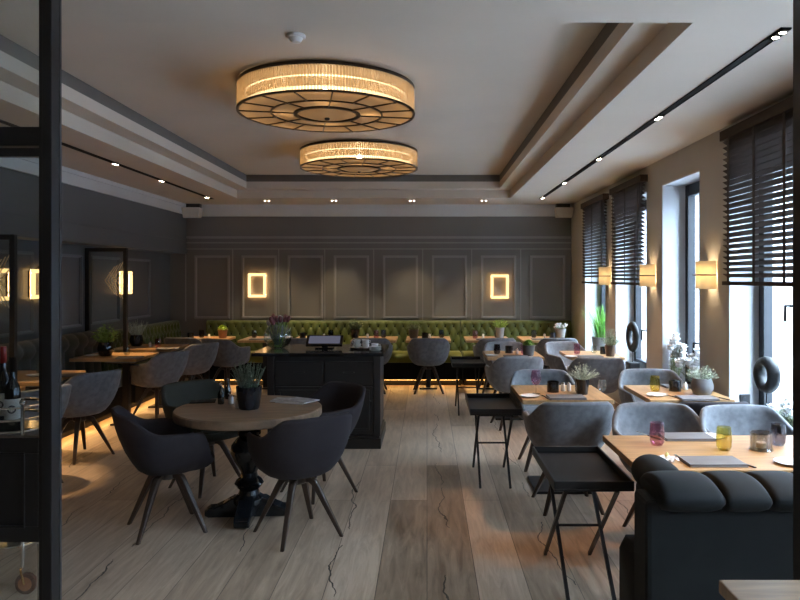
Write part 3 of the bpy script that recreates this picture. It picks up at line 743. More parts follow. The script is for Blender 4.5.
# ------------------------------------------------------------------ chandeliers
def chandelier():
    t = thing('drum_chandelier', None, 'chandelier')
    R = .683; zt, zb = -.02, -.235
    q = Q(); q.lathe([(R - .02, zt - .025), (R + .004, zt - .025), (R + .004, zt), (R - .02, zt)], 96, close=True); q.build('top_ring', 'bronze', t)
    q = Q(); q.lathe([(R - .012, zb), (R + .008, zb), (R + .008, zb + .012), (R - .012, zb + .012)], 96, close=True); q.build('bottom_ring', 'bronze', t)
    q = Q(); N_ = 190
    for k in range(N_):
        a = 2 * pi * k / N_; c_, s_ = cos(a), sin(a)
        r = .0098
        ring = []
        for z in (zb + .012, zt - .025):
            ring.append([((R - .006) * c_ + r * cos(2 * pi * j / 6 + a), (R - .006) * s_ + r * sin(2 * pi * j / 6 + a), z) for j in range(6)])
        q.rings(ring)
    o = q.build('glass_rod_drum', 'rods', t)
    for zz, rr in ((zb + .045, .011), (zb + .13, .005)):
        Q().tube([((R - .06) * cos(2 * pi * k / 64), (R - .06) * sin(2 * pi * k / 64), zz) for k in range(64)], rr, 6, closed=True).build('light_tube', 'tube', t)
    Q().lathe([(.02, -.03), (R - .03, -.03), (R - .03, -.022), (.02, -.022)], 64, close=True).build('reflector', 'drumtop', t)
    Q().lathe([(.26, zb + .004), (R - .012, zb + .004), (R - .012, zb + .008), (.26, zb + .008)], 96, close=True).build('outer_diffuser', 'diffuser', t)
    Q().lathe([(.001, zb - .030), (.10, zb - .026), (.18, zb - .012), (.235, zb + .006), (.235, zb + .010), (.18, zb - .008), (.10, zb - .022), (.001, zb - .026)], 48, cap=False).build('centre_bowl', 'diffuser', t)
    q = Q()
    for rr, w, h in ((.245, .014, .020), (.43, .007, .010)):
        q.lathe([(rr - w, zb - h / 2), (rr + w, zb - h / 2), (rr + w, zb + h / 2), (rr - w, zb + h / 2)], 80, close=True)
    q.build('inner_rings', 'bronze', t)
    Q().sphere((0, 0, zb - .036), .022, sz=.6).build('finial', 'bronze', t)
    for k in range(16):
        a = 2 * pi * (k + .5) / 16; off = 0
        r1, r2 = (.25, .43) if k % 2 else (.43, R - .01)
        for (u, v) in (((.43, R - .01),) if k % 2 else ((.25, R - .01),)):
            Q().box(u, v, -.005, .005, zb - .006, zb + .003, Matrix.Rotation(a, 4, 'Z')).build('spoke', 'bronze', t, smooth=False)
    for k in range(4):
        a = 2 * pi * k / 4 + .1
        Q().sphere((.34 * cos(a), .34 * sin(a), zb + .085), .026, 8, 6).build('bulb', 'bulb', t)
    return t
ch = Proto(chandelier); CG = 'drum chandeliers of golden glass rods'
ch.put('large drum chandelier of golden glass rods nearer the viewer', (-.785, 5.50, Z3), 0, CG)
ch.put('large drum chandelier of golden glass rods further from the viewer', (-.80, 8.26, Z3), 0, CG)
# smoke detector
t = thing('smoke_detector', 'white round smoke detector on the ceiling near the front chandelier', 'smoke detector', (-.82, 4.38, Z3))
Q().lathe([(.055, -.02), (.06, -.015), (.06, 0)], 24).build('base', 'plastic', t)
Q().lathe([(.012, -.05), (.03, -.045), (.045, -.02)], 24).build('sensor', 'plastic', t)
# ------------------------------------------------------------------ light tracks
def track(label, x, y0, y1, spots, aimx):
    t = thing('ceiling_light_track', label, 'light track', (x, 0, ZC), 0, 'slim black ceiling light tracks')
    q = Q(); w = .026
    q.box(-w, w, y0, y1, -.004, -.0005); q.box(-w, -w + .004, y0, y1, -.008, -.0005); q.box(w - .004, w, y0, y1, -.008, -.0005)
    q.build('channel', 'plinth', t, smooth=False)
    for y in spots:
        s = Q().box(-.02, .02, y - .075, y + .075, -.014, -.004).build('spot_module', 'plinth', t, smooth=False)
        for d in (-.035, .035):
            Q().lathe([(.0155, -.0155), (.0155, -.0145)], 16, (0, y + d, 0)).build('spot_lens', 'spot', s, smooth=False)
        point((x, y, ZC - .03), 120 if x < 0 else 52, (1.0, .64, .32) if x < 0 else (1.0, .56, .26), .03, 'track_spot', 33 if x < 0 else 54, aim=(aimx - (.45 if abs(y - 5.2) < .1 else 0), y - (.22 if abs(y - 5.2) < .1 else 0), .0), blend=.5)
track('slim black ceiling track with spots above the left benches', -3.25, 3.5, 10.6, (3.9, 5.6, 7.3, 8.57, 10.35), -3.36)
track('slim black ceiling track with spots along the window side', 1.72, 3.35, 10.62, (3.42, 5.2, 7.0, 8.75, 10.4), 1.75)
for lb, px in (('small twin downlight in the back ceiling strip, first from the left', 267), ('small twin downlight in the back ceiling strip, second from the left', 334), ('small twin downlight in the back ceiling strip, third from the left', 412), ('small twin downlight in the back ceiling strip, fourth from the left', 484)):
    x = (px - CX) / F * 10.85
    t = thing('recessed_downlight', lb, 'downlight', (x, 10.85, ZC), 0, 'twin downlights in the back ceiling strip')
    Q().box(-.06, .06, -.025, .025, -.003, -.0005).build('trim_plate', 'ceil', t, smooth=False)
    for d in (-.03, .03): Q().lathe([(.010, -.005), (.010, -.003)], 12, (d, 0, 0)).build('lens', 'spot', t, smooth=False)
    point((x, 10.85, ZC - .03), 45, (1.0, .80, .52), .02, 'downlight_beam', 66, aim=(x, 10.95, 0))
t = thing('added_fill_lamp', 'unseen fill lamp added behind the viewpoint to light the near floor', 'ceiling lamp', (0, -.7, ZC))  # added lamp out of view, fills in light on the near floor
Q().lathe([(.002, -.06), (.20, -.06), (.22, -.045), (.22, -.01), (.002, -.01)], 32).build('glow_disc', emis('fill_lamp_glow', (1.0, .80, .58), 9.0), t)
Q().lathe([(.002, -.01), (.23, -.01), (.23, 0), (.002, 0)], 32).build('base', 'plastic', t)
# corner speakers
for lb, x in (('beige box loudspeaker in the left rear ceiling corner', -3.78), ('beige box loudspeaker in the right rear ceiling corner', 2.20)):
    t = thing('loudspeaker', lb, 'loudspeaker', (x, 11.30, 2.71))
    R = [[(-.14 + e, -.12, -.095 + e), (.14 - e, -.12, -.095 + e), (.14 - e, -.12, .07), (-.14 + e, -.12, .07)] for e in (.0,)]
    q = Q().add([(-.12, -.12, -.10), (.12, -.12, -.10), (.15, -.12, .07), (-.15, -.12, .07), (-.11, .10, -.08), (.11, .10, -.08), (.13, .10, .07), (-.13, .10, .07)], [(0, 1, 2, 3), (5, 4, 7, 6), (1, 5, 6, 2), (4, 0, 3, 7), (3, 2, 6, 7), (4, 5, 1, 0)])
    q.build('cabinet', 'speaker', t, smooth=False, bevel=.01)
    Q().box(-.11, .11, .0, .10, .07, .139).build('ceiling_bracket', 'speakerd', t, smooth=False)
# ------------------------------------------------------------------ plants
def leaf(q, p, d, L, w, up=Vector((0, 0, 1))):
    d = Vector(d).normalized(); s = d.cross(up)
    if s.length < 1e-3: s = Vector((1, 0, 0))
    s.normalize(); n = s.cross(d); p = Vector(p)
    vs = [p, p + d * L * .45 + s * w + n * w * .3, p + d * L, p + d * L * .45 - s * w + n * w * .3]
    q.add(vs, [(0, 1, 2, 3)])
def plant(name, label, loc, pot, leafm, kind, rp=.07, hp=.12, hh=.16, sp=.10, cat='plant', group=None, seed=None, shape='round', petals=None):
    rnd = random.Random(seed if seed is not None else hash(label) % 9999 if False else sum(map(ord, label)))
    t = thing(name, label, cat, loc, 0, group)
    if shape == 'round': pr = [(rp * .55, 0), (rp * .75, hp * .06), (rp * .97, hp * .35), (rp, hp * .6), (rp * .86, hp * .88), (rp * .80, hp), (rp * .72, hp), (rp * .74, hp * .86)]
    elif shape == 'cup': pr = [(rp * .72, 0), (rp * .80, hp * .08), (rp * .93, hp * .5), (rp, hp), (rp * .92, hp), (rp * .88, hp * .86)]
    else: pr = [(rp * .7, 0), (rp * .74, hp * .04), (rp * .98, hp * .97), (rp, hp), (rp * .92, hp), (rp * .88, hp * .86)]
    Q().lathe(pr, 28).build('pot', pot, t, ang=50)
    Q().lathe([(.002, hp * .86), (rp * .80, hp * .85)], 20, cap=False).build('soil', 'soil', t)
    q = Q(); z0 = hp * .84
    if kind == 'bush':
        for i in range(60):
            a = rnd.uniform(0, 2 * pi); r = sqrt(rnd.random()); tip = Vector((sp * r * cos(a), sp * r * sin(a), z0 + hh * (1 - .45 * r * r) * rnd.uniform(.55, 1)))
            b = Vector((rp * .5 * r * cos(a), rp * .5 * r * sin(a), z0)); q.tube([b, (b + tip) / 2 + Vector((0, 0, .01)), tip], .0013, 3)
            for k in range(8):
                u = rnd.uniform(.35, 1); p = b.lerp(tip, u); aa = rnd.uniform(0, 2 * pi)
                leaf(q, p, (cos(aa), sin(aa), rnd.uniform(-.2, .7)), rnd.uniform(.022, .04), rnd.uniform(.008, .014))
    elif kind == 'heather':
        for i in range(64):
            a = rnd.uniform(0, 2 * pi); r = sqrt(rnd.random()); tip = Vector((sp * r * cos(a), sp * r * sin(a), z0 + hh * rnd.uniform(.6, 1) * (1 - .2 * r)))
            b = Vector((rp * .6 * r * cos(a), rp * .6 * r * sin(a), z0)); q.tube([b, tip], .0012, 3)
            n_ = 22
            for k in range(n_):
                u = .12 + .88 * k / n_; p = b.lerp(tip, u); aa = rnd.uniform(0, 2 * pi)
                leaf(q, p, (cos(aa), sin(aa), 1.2), rnd.uniform(.014, .022) * (1.15 - .5 * u), .0042)
    elif kind == 'fine':
        for i in range(110):
            a = rnd.uniform(0, 2 * pi); r = sqrt(rnd.random()); tip = Vector((sp * r * cos(a), sp * r * sin(a), z0 + hh * (1 - .55 * r * r) * rnd.uniform(.5, 1)))
            b = Vector((rp * .5 * r * cos(a), rp * .5 * r * sin(a), z0)); mid = b.lerp(tip, .5) + Vector((0, 0, .012)); q.tube([b, mid, tip], .0009, 3)
            for k in range(7):
                u = rnd.uniform(.4, 1); p = b.lerp(tip, u); aa = rnd.uniform(0, 2 * pi)
                leaf(q, p, (cos(aa), sin(aa), rnd.uniform(0, 1.2)), rnd.uniform(.008, .016), rnd.uniform(.003, .005))
    elif kind == 'grass':
        for i in range(210):
            a = rnd.uniform(0, 2 * pi); r = sqrt(rnd.random()); H = hh * rnd.uniform(.55, 1); b = Vector((rp * .7 * r * cos(a), rp * .7 * r * sin(a), z0))
            out = sp * r * rnd.uniform(.7, 1.2); d = Vector((cos(a), sin(a), 0)); s = Vector((-sin(a), cos(a), 0)) * .0035
            P = [b, b + d * out * .25 + Vector((0, 0, H * .5)), b + d * out * .65 + Vector((0, 0, H * .85)), b + d * out * 1.05 + Vector((0, 0, H))]
            vs = []; 
            for k, p in enumerate(P): w = (1, .9, .6, .08)[k]; vs += [p - s * w, p + s * w]
            q.add(vs, [(0, 1, 3, 2), (2, 3, 5, 4), (4, 5, 7, 6)])
    elif kind == 'moss':
        for i in range(300):
            a = rnd.uniform(0, 2 * pi); e = rnd.uniform(0, pi / 2); d = Vector((cos(a) * cos(e), sin(a) * cos(e), sin(e)))
            p = Vector((0, 0, z0)) + Vector((d.x * sp, d.y * sp, d.z * hh)) * .75; leaf(q, p, d + Vector((rnd.uniform(-.4, .4), rnd.uniform(-.4, .4), .3)), .025, .008)
        q.sphere((0, 0, z0), sp * .72, 12, 8, hh / sp)
    q.build('foliage', leafm, t, smooth=False)
    if petals:
        q = Q()
        for i in range(petals[1]):
            a = rnd.uniform(0, 2 * pi); r = sqrt(rnd.random()); p = Vector((sp * 1.0 * r * cos(a), sp * 1.0 * r * sin(a), z0 + hh * (1.0 - .35 * r) * rnd.uniform(.55, 1.08)))
            rr = petals[2]
            for k in range(6):
                aa = k * pi / 3; leaf(q, p, (cos(aa), sin(aa), .6 + .3 * (k % 2)), rr * 1.9, rr * .85)
            q.sphere(p, rr * .95, 7, 5, .7)
        q.build('flowers', petals[0], t, smooth=False)
    return t
def pl(name, label, px, py, z, *a, **k):
    x, y, _ = at(px, py, z); return plant(name, label, (x, y, z), *a, **k)
plant('potted_heather', 'dark heather plant in glossy black pot on the round table', (-1.225, 4.82, .75), 'pot', 'leafd', 'heather', .088, .155, .22, .125, shape='cup')
plant('potted_herb', 'bright green herb in glossy round black pot on a left bench table', (-3.72, 8.10, ZT), 'pot', 'leafg', 'bush', .088, .165, .24, .155)
plant('potted_heather', 'grey green heather in round black pot on the last left bench table', (-3.86, 9.30, ZT), 'pot', 'leafgrey', 'heather', .088, .15, .25, .155)
plant('potted_succulent', 'lime green cushion plant in terracotta pot on the far left table', (-3.08, 10.55, ZT), 'potterra', 'leaflime', 'moss', .075, .13, .09, .085, shape='cone')
plant('potted_herb', 'olive green herb in dark pot on the back table behind the console', (-1.15 + .06, 10.6, ZT), 'pot', 'leafolive', 'bush', .07, .13, .18, .12, shape='cup')
plant('potted_herb', 'olive herb in pale grey pot on the back table of the free standing chair', (-.20, 10.55, ZT), 'potgrey', 'leafolive', 'fine', .08, .13, .16, .13, shape='cone')
plant('potted_herb', 'light green herb in pale pot on the back table under the right wall light', (1.10, 10.55, ZT), 'potlight', 'leafg', 'fine', .07, .16, .20, .14, shape='cone')
plant('potted_flowers', 'small white flowers in pale grey pot on the far right corner table', (2.0, 10.50, ZT), 'potlight', 'leafgrey', 'fine', .085, .14, .12, .10, shape='cone', petals=('petalw', 26, .012))
plant('potted_succulent', 'bright green low plant in dark grey pot on the third aisle table', (1.18, 8.15, ZT), 'potgrey', 'leafg', 'moss', .075, .125, .08, .075, shape='cup')
plant('potted_herb', 'silver grey leafy plant in dark pot on the aisle table beside the pale chair', (1.21, 5.45, ZT), 'gloss', 'leafgrey', 'fine', .055, .12, .15, .135, shape='cone')
plant('potted_herb', 'olive leaved plant in brown pot on the far window table', (2.12, 8.10, ZT), 'potbrown', 'leafolive', 'fine', .065, .13, .22, .14, shape='cone')
plant('potted_herb', 'silver leaved plant in round grey pot on the window table by the outlet', (2.13, 5.42, ZT), 'potgrey', 'leafgrey', 'fine', .085, .13, .13, .125)
plant('potted_grass', 'tall bright green grass in pale pot on the furthest window sill', (2.50, 9.95, .535), 'potlight', 'leafbright', 'grass', .16, .28, .52, .32, shape='cone')
plant('potted_flowers', 'white orchid blossoms in dark pot on the window sill behind the yellow tumbler', (2.47, 6.45, .535), 'gloss', 'leafolive', 'fine', .09, .16, .34, .15, petals=('petalw', 34, .036))
plant('potted_flowers', 'slim white flower spray on the window sill near the middle pier', (2.46, 6.92, .535), 'gloss', 'leafolive', 'fine', .06, .14, .42, .07, petals=('petalw', 16, .034))
plant('potted_flowers', 'cream dried flower bunch on the sill beside the right doorpost', (2.45, 4.72, .535), 'potbrown', 'leafolive', 'fine', .08, .12, .20, .13, petals=('petalw', 24, .020))
# ring sculptures on the sills
def ring_sculpture(label, loc, rz, R, rod, th, bh):
    t = thing('ring_sculpture', label, 'sculpture', loc, rz, 'black stone ring sculptures')
    Q().box(-.09, .09, -.06, .06, 0, bh).build('base', 'stone', t, smooth=False, bevel=.004)
    Q().tube([(0, 0, bh), (0, 0, rod + .01)], .006).build('rod', 'stone', t)
    ring = []; n = 48
    for k in range(n):
        a = 2 * pi * k / n; rr = []
        for j in range(14):
            b = 2 * pi * j / 14; ro = R * .73 + R * .27 * cos(b) * (1 + .02 * sin(9 * a)); rr.append((ro * cos(a), th * sin(b), rod + R + ro * sin(a)))
        ring.append(rr)
    Q().rings(ring, close=True).build('ring', 'stone', t)
ring_sculpture('black stone ring sculpture on the big window sill by the wall outlet', (2.49, 5.13, .535), radians(-88), .135, .27, .048, .03)
ring_sculpture('black stone ring sculpture on the second window sill from the back', (2.48, 8.45, .535), radians(-88), .185, .22, .035, .10)
t = thing('wall_outlet', 'black wall outlet on the white window reveal at the right', 'outlet', (2.49, 5.488, .70))
Q().box(-.04, .04, -.010, -.0, -.04, .04).build('cover_plate', 'steel', t, smooth=False, bevel=.003)
Q().lathe([(.019, 0), (.019, .004)], 20, mtx=Matrix.Translation((0, -.010, 0)) @ Matrix.Rotation(pi / 2, 4, 'X')).build('socket', 'winframe', t)
# ------------------------------------------------------------------ tableware
def P_(f): return Proto(f)
def mk_tumbler(m, name='tumbler', r=.039, h=.122):
    def f():
        t = thing(name, None, 'glass')
        Q().lathe([(.002, .006), (r * .70, .006), (r * .92, .02), (r * .98, h * .5), (r * .86, h), (r * .90, h), (r * 1.03, h * .5), (r * .97, .018), (r * .72, 0), (.002, 0)], 28, cap=False).build('bowl', m, t)
        return t
    return P_(f)
tum_pink = mk_tumbler('gpink'); tum_yel = mk_tumbler('gyellow'); tum_dark = mk_tumbler('gdark', h=.115); tum_clear = mk_tumbler('clear', r=.034, h=.09)
def f():
    t = thing('wine_glass', None, 'glass')
    Q().lathe([(.033, 0), (.033, .003), (.006, .006), (.004, .03), (.004, .07)], 24).build('stem', 'clear', t)
    Q().lathe([(.003, .07), (.022, .08), (.038, .11), (.040, .135), (.031, .185), (.033, .185), (.042, .135), (.040, .108), (.024, .077), (.003, .067)], 28, cap=False).build('bowl', 'gpink', t)
    return t
wine = P_(f)
def f():
    t = thing('candle_holder', None, 'candle holder')
    Q().lathe([(.002, .012), (.046, .012), (.050, .02), (.050, .095), (.054, .095), (.054, .0), (.002, .0)], 32, cap=False).build('glass_cup', 'gsmoke', t)
    Q().lathe([(.056, 0), (.060, .004), (.056, .012)], 32).build('glass_foot', 'clear', t)
    c_ = Q().lathe([(.025, .013), (.026, .016), (.026, .038), (.022, .042), (.003, .040)], 24).build('candle', 'wax', t)
    Q().tube([(0, 0, .04), (0, 0, .05)], .0012, 5).build('wick', 'steel', c_)
    return t
holder = P_(f)
def f():
    t = thing('candle_holder', None, 'candle holder')
    Q().lathe([(.002, .006), (.040, .006), (.043, .012), (.043, .085), (.047, .085), (.047, .0), (.002, 0)], 28, cap=False).build('dark_cup', 'gloss', t)
    Q().lathe([(.03, .008), (.03, .05), (.003, .05)], 20).build('candle', 'wax', t)
    return t
darkholder = P_(f)
def f():
    t = thing('side_plate', None, 'plate')
    Q().lathe([(.002, .004), (.040, .004), (.075, .012), (.077, .014), (.073, .010), (.042, 0), (.002, 0)], 36, cap=False).build('dish', 'china', t)
    return t
plate = P_(f)
def f():
    t = thing('folded_napkin', None, 'napkin')
    Q().box(-.14, .14, -.085, .085, 0, .006).build('lower_fold', 'linen', t, smooth=False, bevel=.002)
    Q().box(-.138, .138, -.08, .083, .0075, .014, Matrix.Rotation(radians(.6), 4, 'Z')).build('upper_fold', 'linen', t, smooth=False, bevel=.002)
    return t
napkin = P_(f)
def f():
    t = thing('table_knife', None, 'knife')
    Q().box(-.006, .006, -.105, .0, .001, .007).build('handle', 'walnut', t, smooth=False, bevel=.002)
    q = Q().add([(-.005, 0, .003), (.007, 0, .003), (.010, .07, .003), (.006, .105, .003), (-.005, .11, .003)], [(0, 1, 2, 3, 4)]); q.v += [(x, y, .0045) for x, y, z in q.v]; q.f += [(9, 8, 7, 6, 5)] + [(i, i + 5, (i + 1) % 5 + 5, (i + 1) % 5) for i in range(5)]
    q.build('blade', 'knife', t, smooth=False)
    return t
knife = P_(f)
def f():
    t = thing('salt_shaker', None, 'shaker')
    Q().lathe([(.016, 0), (.019, .004), (.017, .05), (.013, .055)], 16).build('body', 'china', t)
    Q().lathe([(.014, .055), (.014, .062), (.008, .068), (.001, .069)], 16).build('cap', 'chrome', t)
    return t
shaker = P_(f)
def f():
    t = thing('oil_bottle', None, 'bottle')
    Q().lathe([(.002, 0), (.020, 0), (.023, .006), (.023, .075), (.010, .10), (.008, .13), (.010, .132), (.002, .132)], 20, cap=False).build('glass_body', 'gbottle', t)
    Q().lathe([(.009, .132), (.010, .135), (.009, .15), (.002, .155)], 14).build('stopper', 'chrome', t)
    return t
oil = P_(f)
def put(pr, lb, px, py, rz=0.0, z=ZT, g=None, s=None):
    x, y, _ = at(px, py, z); return pr.put(lb, (x, y, z + .0005), rz, g, s)
# foreground window table
put(tum_pink, 'plum coloured tumbler on the foreground oak table', 657, 445)
put(tum_yel, 'olive yellow tumbler on the foreground oak table', 724, 450)
put(holder, 'smoked glass candle holder with a cream candle on the foreground table', 761, 450)
put(tum_dark, 'dark smoke tumbler behind the candle holder on the foreground table', 778, 445)
put(plate, 'white side plate behind the yellow tumbler', 711, 438)
put(plate, 'white side plate beside the right doorpost', 791, 464)
put(napkin, 'grey folded napkin at the front edge of the foreground table', 712, 463, 0)
put(napkin, 'grey folded napkin behind the plum tumbler', 686, 438, 0)
put(knife, 'wooden handled knife right of the front folded napkin', 739, 463, radians(20))
put(knife, 'wooden handled knife beside the plum tumbler', 648, 436, radians(20))
put(knife, 'wooden handled knife left of the front folded napkin', 684, 461, radians(4))
t = thing('crumpled_tissue', 'crumpled white paper with a yellow wrapper on the foreground table', 'paper', at(666, 461, ZT)[:2] + (ZT + .001,), .3)
rnd = random.Random(3); q = Q(); n = 9
vs = [(-.05 + .1 * i / n, -.04 + .08 * j / n, rnd.uniform(0, .022)) for j in range(n + 1) for i in range(n + 1)]
q.add(vs, [(j * (n + 1) + i, j * (n + 1) + i + 1, (j + 1) * (n + 1) + i + 1, (j + 1) * (n + 1) + i) for j in range(n) for i in range(n)]); q.build('paper_sheet', 'paper', t)
Q().lathe([(.012, 0), (.014, .01), (.006, .03), (.001, .034)], 10, (.03, .035, .0)).build('yellow_wrapper', 'butter', t)
# second window table
put(tum_yel, 'olive yellow tumbler on the window table before the white flowers', 655, 391)
put(darkholder, 'black candle cup on the window table before the white flowers', 675, 391)
put(shaker, 'white shaker beside the black candle cup on the window table', 685, 390)
put(tum_dark, 'dark tumbler beside the grey planted pot', 697, 394)
put(plate, 'white side plate on the window table before the white flowers', 657, 396)
put(napkin, 'grey napkin on the window table before the white flowers', 697, 399)
put(knife, 'knife beside the white plate on the window table', 672, 397, radians(25))
put(knife, 'knife right of the grey napkin on the window table', 719, 398, radians(20))
put(napkin, 'grey napkin on the far side of the window table by the white flowers', 680, 387)
# aisle table
put(wine, 'plum bowled wine glass on the aisle table behind the near tray stand', 536, 394)
put(darkholder, 'black candle cup on the aisle table beside the wine glass', 553, 392)
put(shaker, 'white shaker left of two on the aisle table', 563, 391)
put(shaker, 'white shaker right of two on the aisle table', 569, 391)
put(plate, 'white side plate left of the wine glass stem', 530, 397)
put(napkin, 'grey napkin on the aisle table, near the big chair back', 566, 398)
put(tum_dark, 'dark tumbler left of the silver leaved plant', 580, 393)
put(tum_clear, 'clear tumbler right of the silver leaved plant', 602, 391)
put(knife, 'knife left of the grey napkin on the aisle table', 546, 398, radians(10))
# third aisle table
put(tum_dark, 'tall dark tumbler on the third aisle table', 497, 354)
put(tum_pink, 'plum tumbler on the third aisle table beside the grey pot', 524, 354)
put(darkholder, 'black candle cup on the third aisle table', 509, 353)
put(shaker, 'white shaker on the third aisle table', 517, 354)
put(plate, 'white side plate on the third aisle table', 492, 356)
put(napkin, 'grey napkin on the third aisle table', 516, 357)
# far window table
put(tum_pink, 'plum tumbler on the far window table by the grass', 577, 354)
put(plate, 'white side plate on the far window table by the grass', 571, 357)
put(tum_clear, 'clear tumbler on the far window table by the grass', 594, 353)
put(darkholder, 'black candle cup beside the brown plant pot on the far window table', 604, 354)
put(napkin, 'grey napkin on the far window table', 590, 357)
# round table
put(oil, 'small green oil bottle on the round table', 221, 404, z=.75)
put(shaker, 'white shaker nearest the pot on the round table', 238, 408, z=.75)
put(shaker, 'white shaker behind the other one on the round table', 231, 404, z=.75)
put(oil, 'second small oil bottle behind the shakers on the round table', 228, 399, z=.75)
t = thing('folded_napkin', 'black folded napkin on the far left of the round table', 'napkin', at(203, 402, .75)[:2] + (.751,), .2)
Q().box(-.09, .09, -.06, .06, 0, .008).build('cloth', 'gloss', t, smooth=False, bevel=.002)
x, y, _ = at(294, 402, .75)
for k, (lb, dx, dy, rz, m) in enumerate((('open magazine with grey cover lying at the bottom on the round table', .0, 0, -.35, 'paper'), ('printed brochure fanned over the magazine on the round table', -.05, .03, -.15, 'print_'), ('white edged leaflet topmost on the round table papers', .055, -.02, -.55, 'print_'))):
    t = thing('magazine', lb, 'magazine', (x + dx, y + dy, .7505 + .007 * k), rz, 'papers on the round table')
    Q().box(-.11, .11, -.075, .075, 0, .005).build('pages', 'paper', t, smooth=False)
    Q().box(-.11, .11, -.075, .075, .005, .0065).build('cover', m, t, smooth=False)
# left bench tables
LG = 'left bench tables'
put(plate, 'white side plate on the left bench table behind the doorpost', 35, 376)
put(napkin, 'grey napkin on the left bench table behind the doorpost', 70, 376, .3)
put(tum_clear, 'clear tumbler on the left bench table behind the doorpost', 40, 373)
put(plate, 'white side plate on the left bench table nearest the viewer', 8, 388)
put(tum_clear, 'clear tumbler beside the glossy herb pot', 127, 355)
put(napkin, 'grey napkin at right of the glossy herb pot', 130, 358, .2)
put(plate, 'white side plate left of the glossy herb pot', 92, 356)
put(tum_pink, 'plum tumbler on the last left bench table', 158, 348)
put(napkin, 'grey napkin on the last left bench table', 168, 349, .2)
put(shaker, 'white shaker on the last left bench table', 150, 347)
# back tables
tables_b = (('far left corner table', -3.30), ('back table under the left wall light', -2.42), ('back table behind the tulips', -1.66), ('back table behind the till screen', -.78), ('back table of the free standing chair', .02), ('back table under the right wall light', .90), ('far right corner table', 1.72))
for i, (nm, cx) in enumerate(tables_b):
    tum_dark.put('dark tumbler on the ' + nm, (cx + (-.12, -.2, .2, .12, .2, .16, -.1)[i], 10.62, ZT + .0005))
    shaker.put('white shaker on the ' + nm, (cx + (.0, .05, .1, -.12, .02, -.05, .06)[i], 10.6, ZT + .0005))
    (tum_pink if i % 2 else darkholder).put(('plum tumbler' if i % 2 else 'black candle cup') + ' on the ' + nm, (cx + (-.24, .2, -.2, .02, -.05, -.18, .16)[i], 10.48, ZT + .0005))
    napkin.put('grey napkin on the ' + nm, (cx - .04, 10.28, ZT + .0005))
# console items
ZK = .93
vx, vy = -1.53, 7.18
t = thing('fishbowl_vase', 'round clear glass fishbowl vase on the black console', 'vase', (vx, vy, ZK + .0005))
prof = [(.002, .006), (.06, .006), (.10, .03), (.133, .08), (.140, .13), (.125, .18), (.10, .215), (.095, .235), (.099, .235), (.104, .215), (.130, .18), (.145, .13), (.138, .078), (.103, .026), (.062, 0), (.002, 0)]
Q().lathe(prof, 40, cap=False).build('glass_bowl', 'clear', t)
Q().lathe([(.002, .008), (.06, .009), (.098, .032), (.128, .08), (.130, .10), (.002, .10)], 32, cap=False).build('water', 'water', t)
rnd = random.Random(11)
def mk_tulip(m):
    def f():
        t = thing('tulip', None, 'flower')
        Q().tube([(0, 0, 0), (.004, 0, .12), (0, 0, .27)], .0035, 6).build('stem', 'leafg', t)
        pr = [(.002, .262), (.012, .268), (.020, .285), (.021, .305), (.016, .325), (.006, .335)]
        b = Q().lathe(pr, 10).build('bloom', m, t)
        q = Q()
        for s in (-1, 1):
            vs = [(0, -.004, .02), (0, .004, .02), (s * .03, .014, .12), (s * .03, -.014, .12), (s * .045, .010, .20), (s * .045, -.010, .20), (s * .05, 0, .25)]
            q.add(vs, [(0, 1, 2, 3), (3, 2, 4, 5), (5, 4, 6)])
        q.build('leaf', 'leafd', t)
        return t
    return P_(f)
tp, tw = mk_tulip('petalp'), mk_tulip('petalpale')
for i in range(18):
    a = 2.4 * i; r = .012 + .0022 * i; pr = tp if i % 3 else tw
    o = pr.put('tulip with %s bloom standing in the fishbowl vase' % ('dusty pink' if i % 3 else 'pale grey pink'), (vx + r * cos(a) * .8, vy + r * sin(a) * .8, ZK + .012), 0, 'dusty pink tulips in the vase' if i % 3 else 'pale tulips in the vase')
    k = .10 + .30 * (i / 18); o.rotation_euler = (-sin(a) * k, cos(a) * k, a)
    o.scale = (1, 1, rnd.uniform(.88, 1.05))
t = thing('till_monitor', 'flat black till screen with a pale display on the console', 'monitor', (-1.05, 7.18, ZK + .0005), 0)
mx = Matrix.Translation((0, 0, .075)) @ Matrix.Rotation(radians(-52), 4, 'X')
Q().box(-.185, .185, -.012, .012, -.075, .075, mx).build('casing', 'gloss', t, smooth=False, bevel=.003)
Q().box(-.16, .16, -.0135, -.0122, -.052, .06, mx).build('display', 'screen', t, smooth=False)
Q().box(-.09, .09, -.06, .08, 0, .012).build('foot', 'gloss', t, smooth=False, bevel=.003)
Q().box(-.03, .03, .0, .02, .012, .08).build('stand', 'gloss', t, smooth=False)
def f():
    t = thing('coffee_cup', None, 'cup')
    Q().lathe([(.018, 0), (.022, .003), (.034, .03), (.038, .05), (.036, .05), (.031, .028), (.012, .006)], 20, cap=False).build('bowl', 'china', t)
    Q().tube([(.036, 0, .04), (.052, 0, .04), (.054, 0, .02), (.033, 0, .016)], .003, 6).build('handle', 'china', t)
    return t
cup = P_(f)
sx0, sy0 = -.62, 7.12
t = thing('serving_tray', 'oval silver serving tray under the cups on the console', 'tray', (sx0, sy0, ZK + .0005))
Q().lathe([(.002, .004), (.15, .004), (.17, .016), (.173, .016), (.155, 0), (.002, 0)], 40, cap=False, sy=.6).build('dish', 'chrome', t)
k = 0
for lvl in range(2):
    for (dx, dy) in ((-.09, 0), (-.01, .03), (.0, -.05), (.09, 0)):
        if lvl and dx in (.09,): continue
        cup.put(('white coffee cup standing on the silver tray' if not lvl else 'white coffee cup stacked on top of another on the silver tray'), (sx0 + dx, sy0 + dy, ZK + .005 + .037 * lvl), rnd.uniform(0, 6), 'cups on the silver tray' if not lvl else 'stacked cups on the silver tray'); k += 1
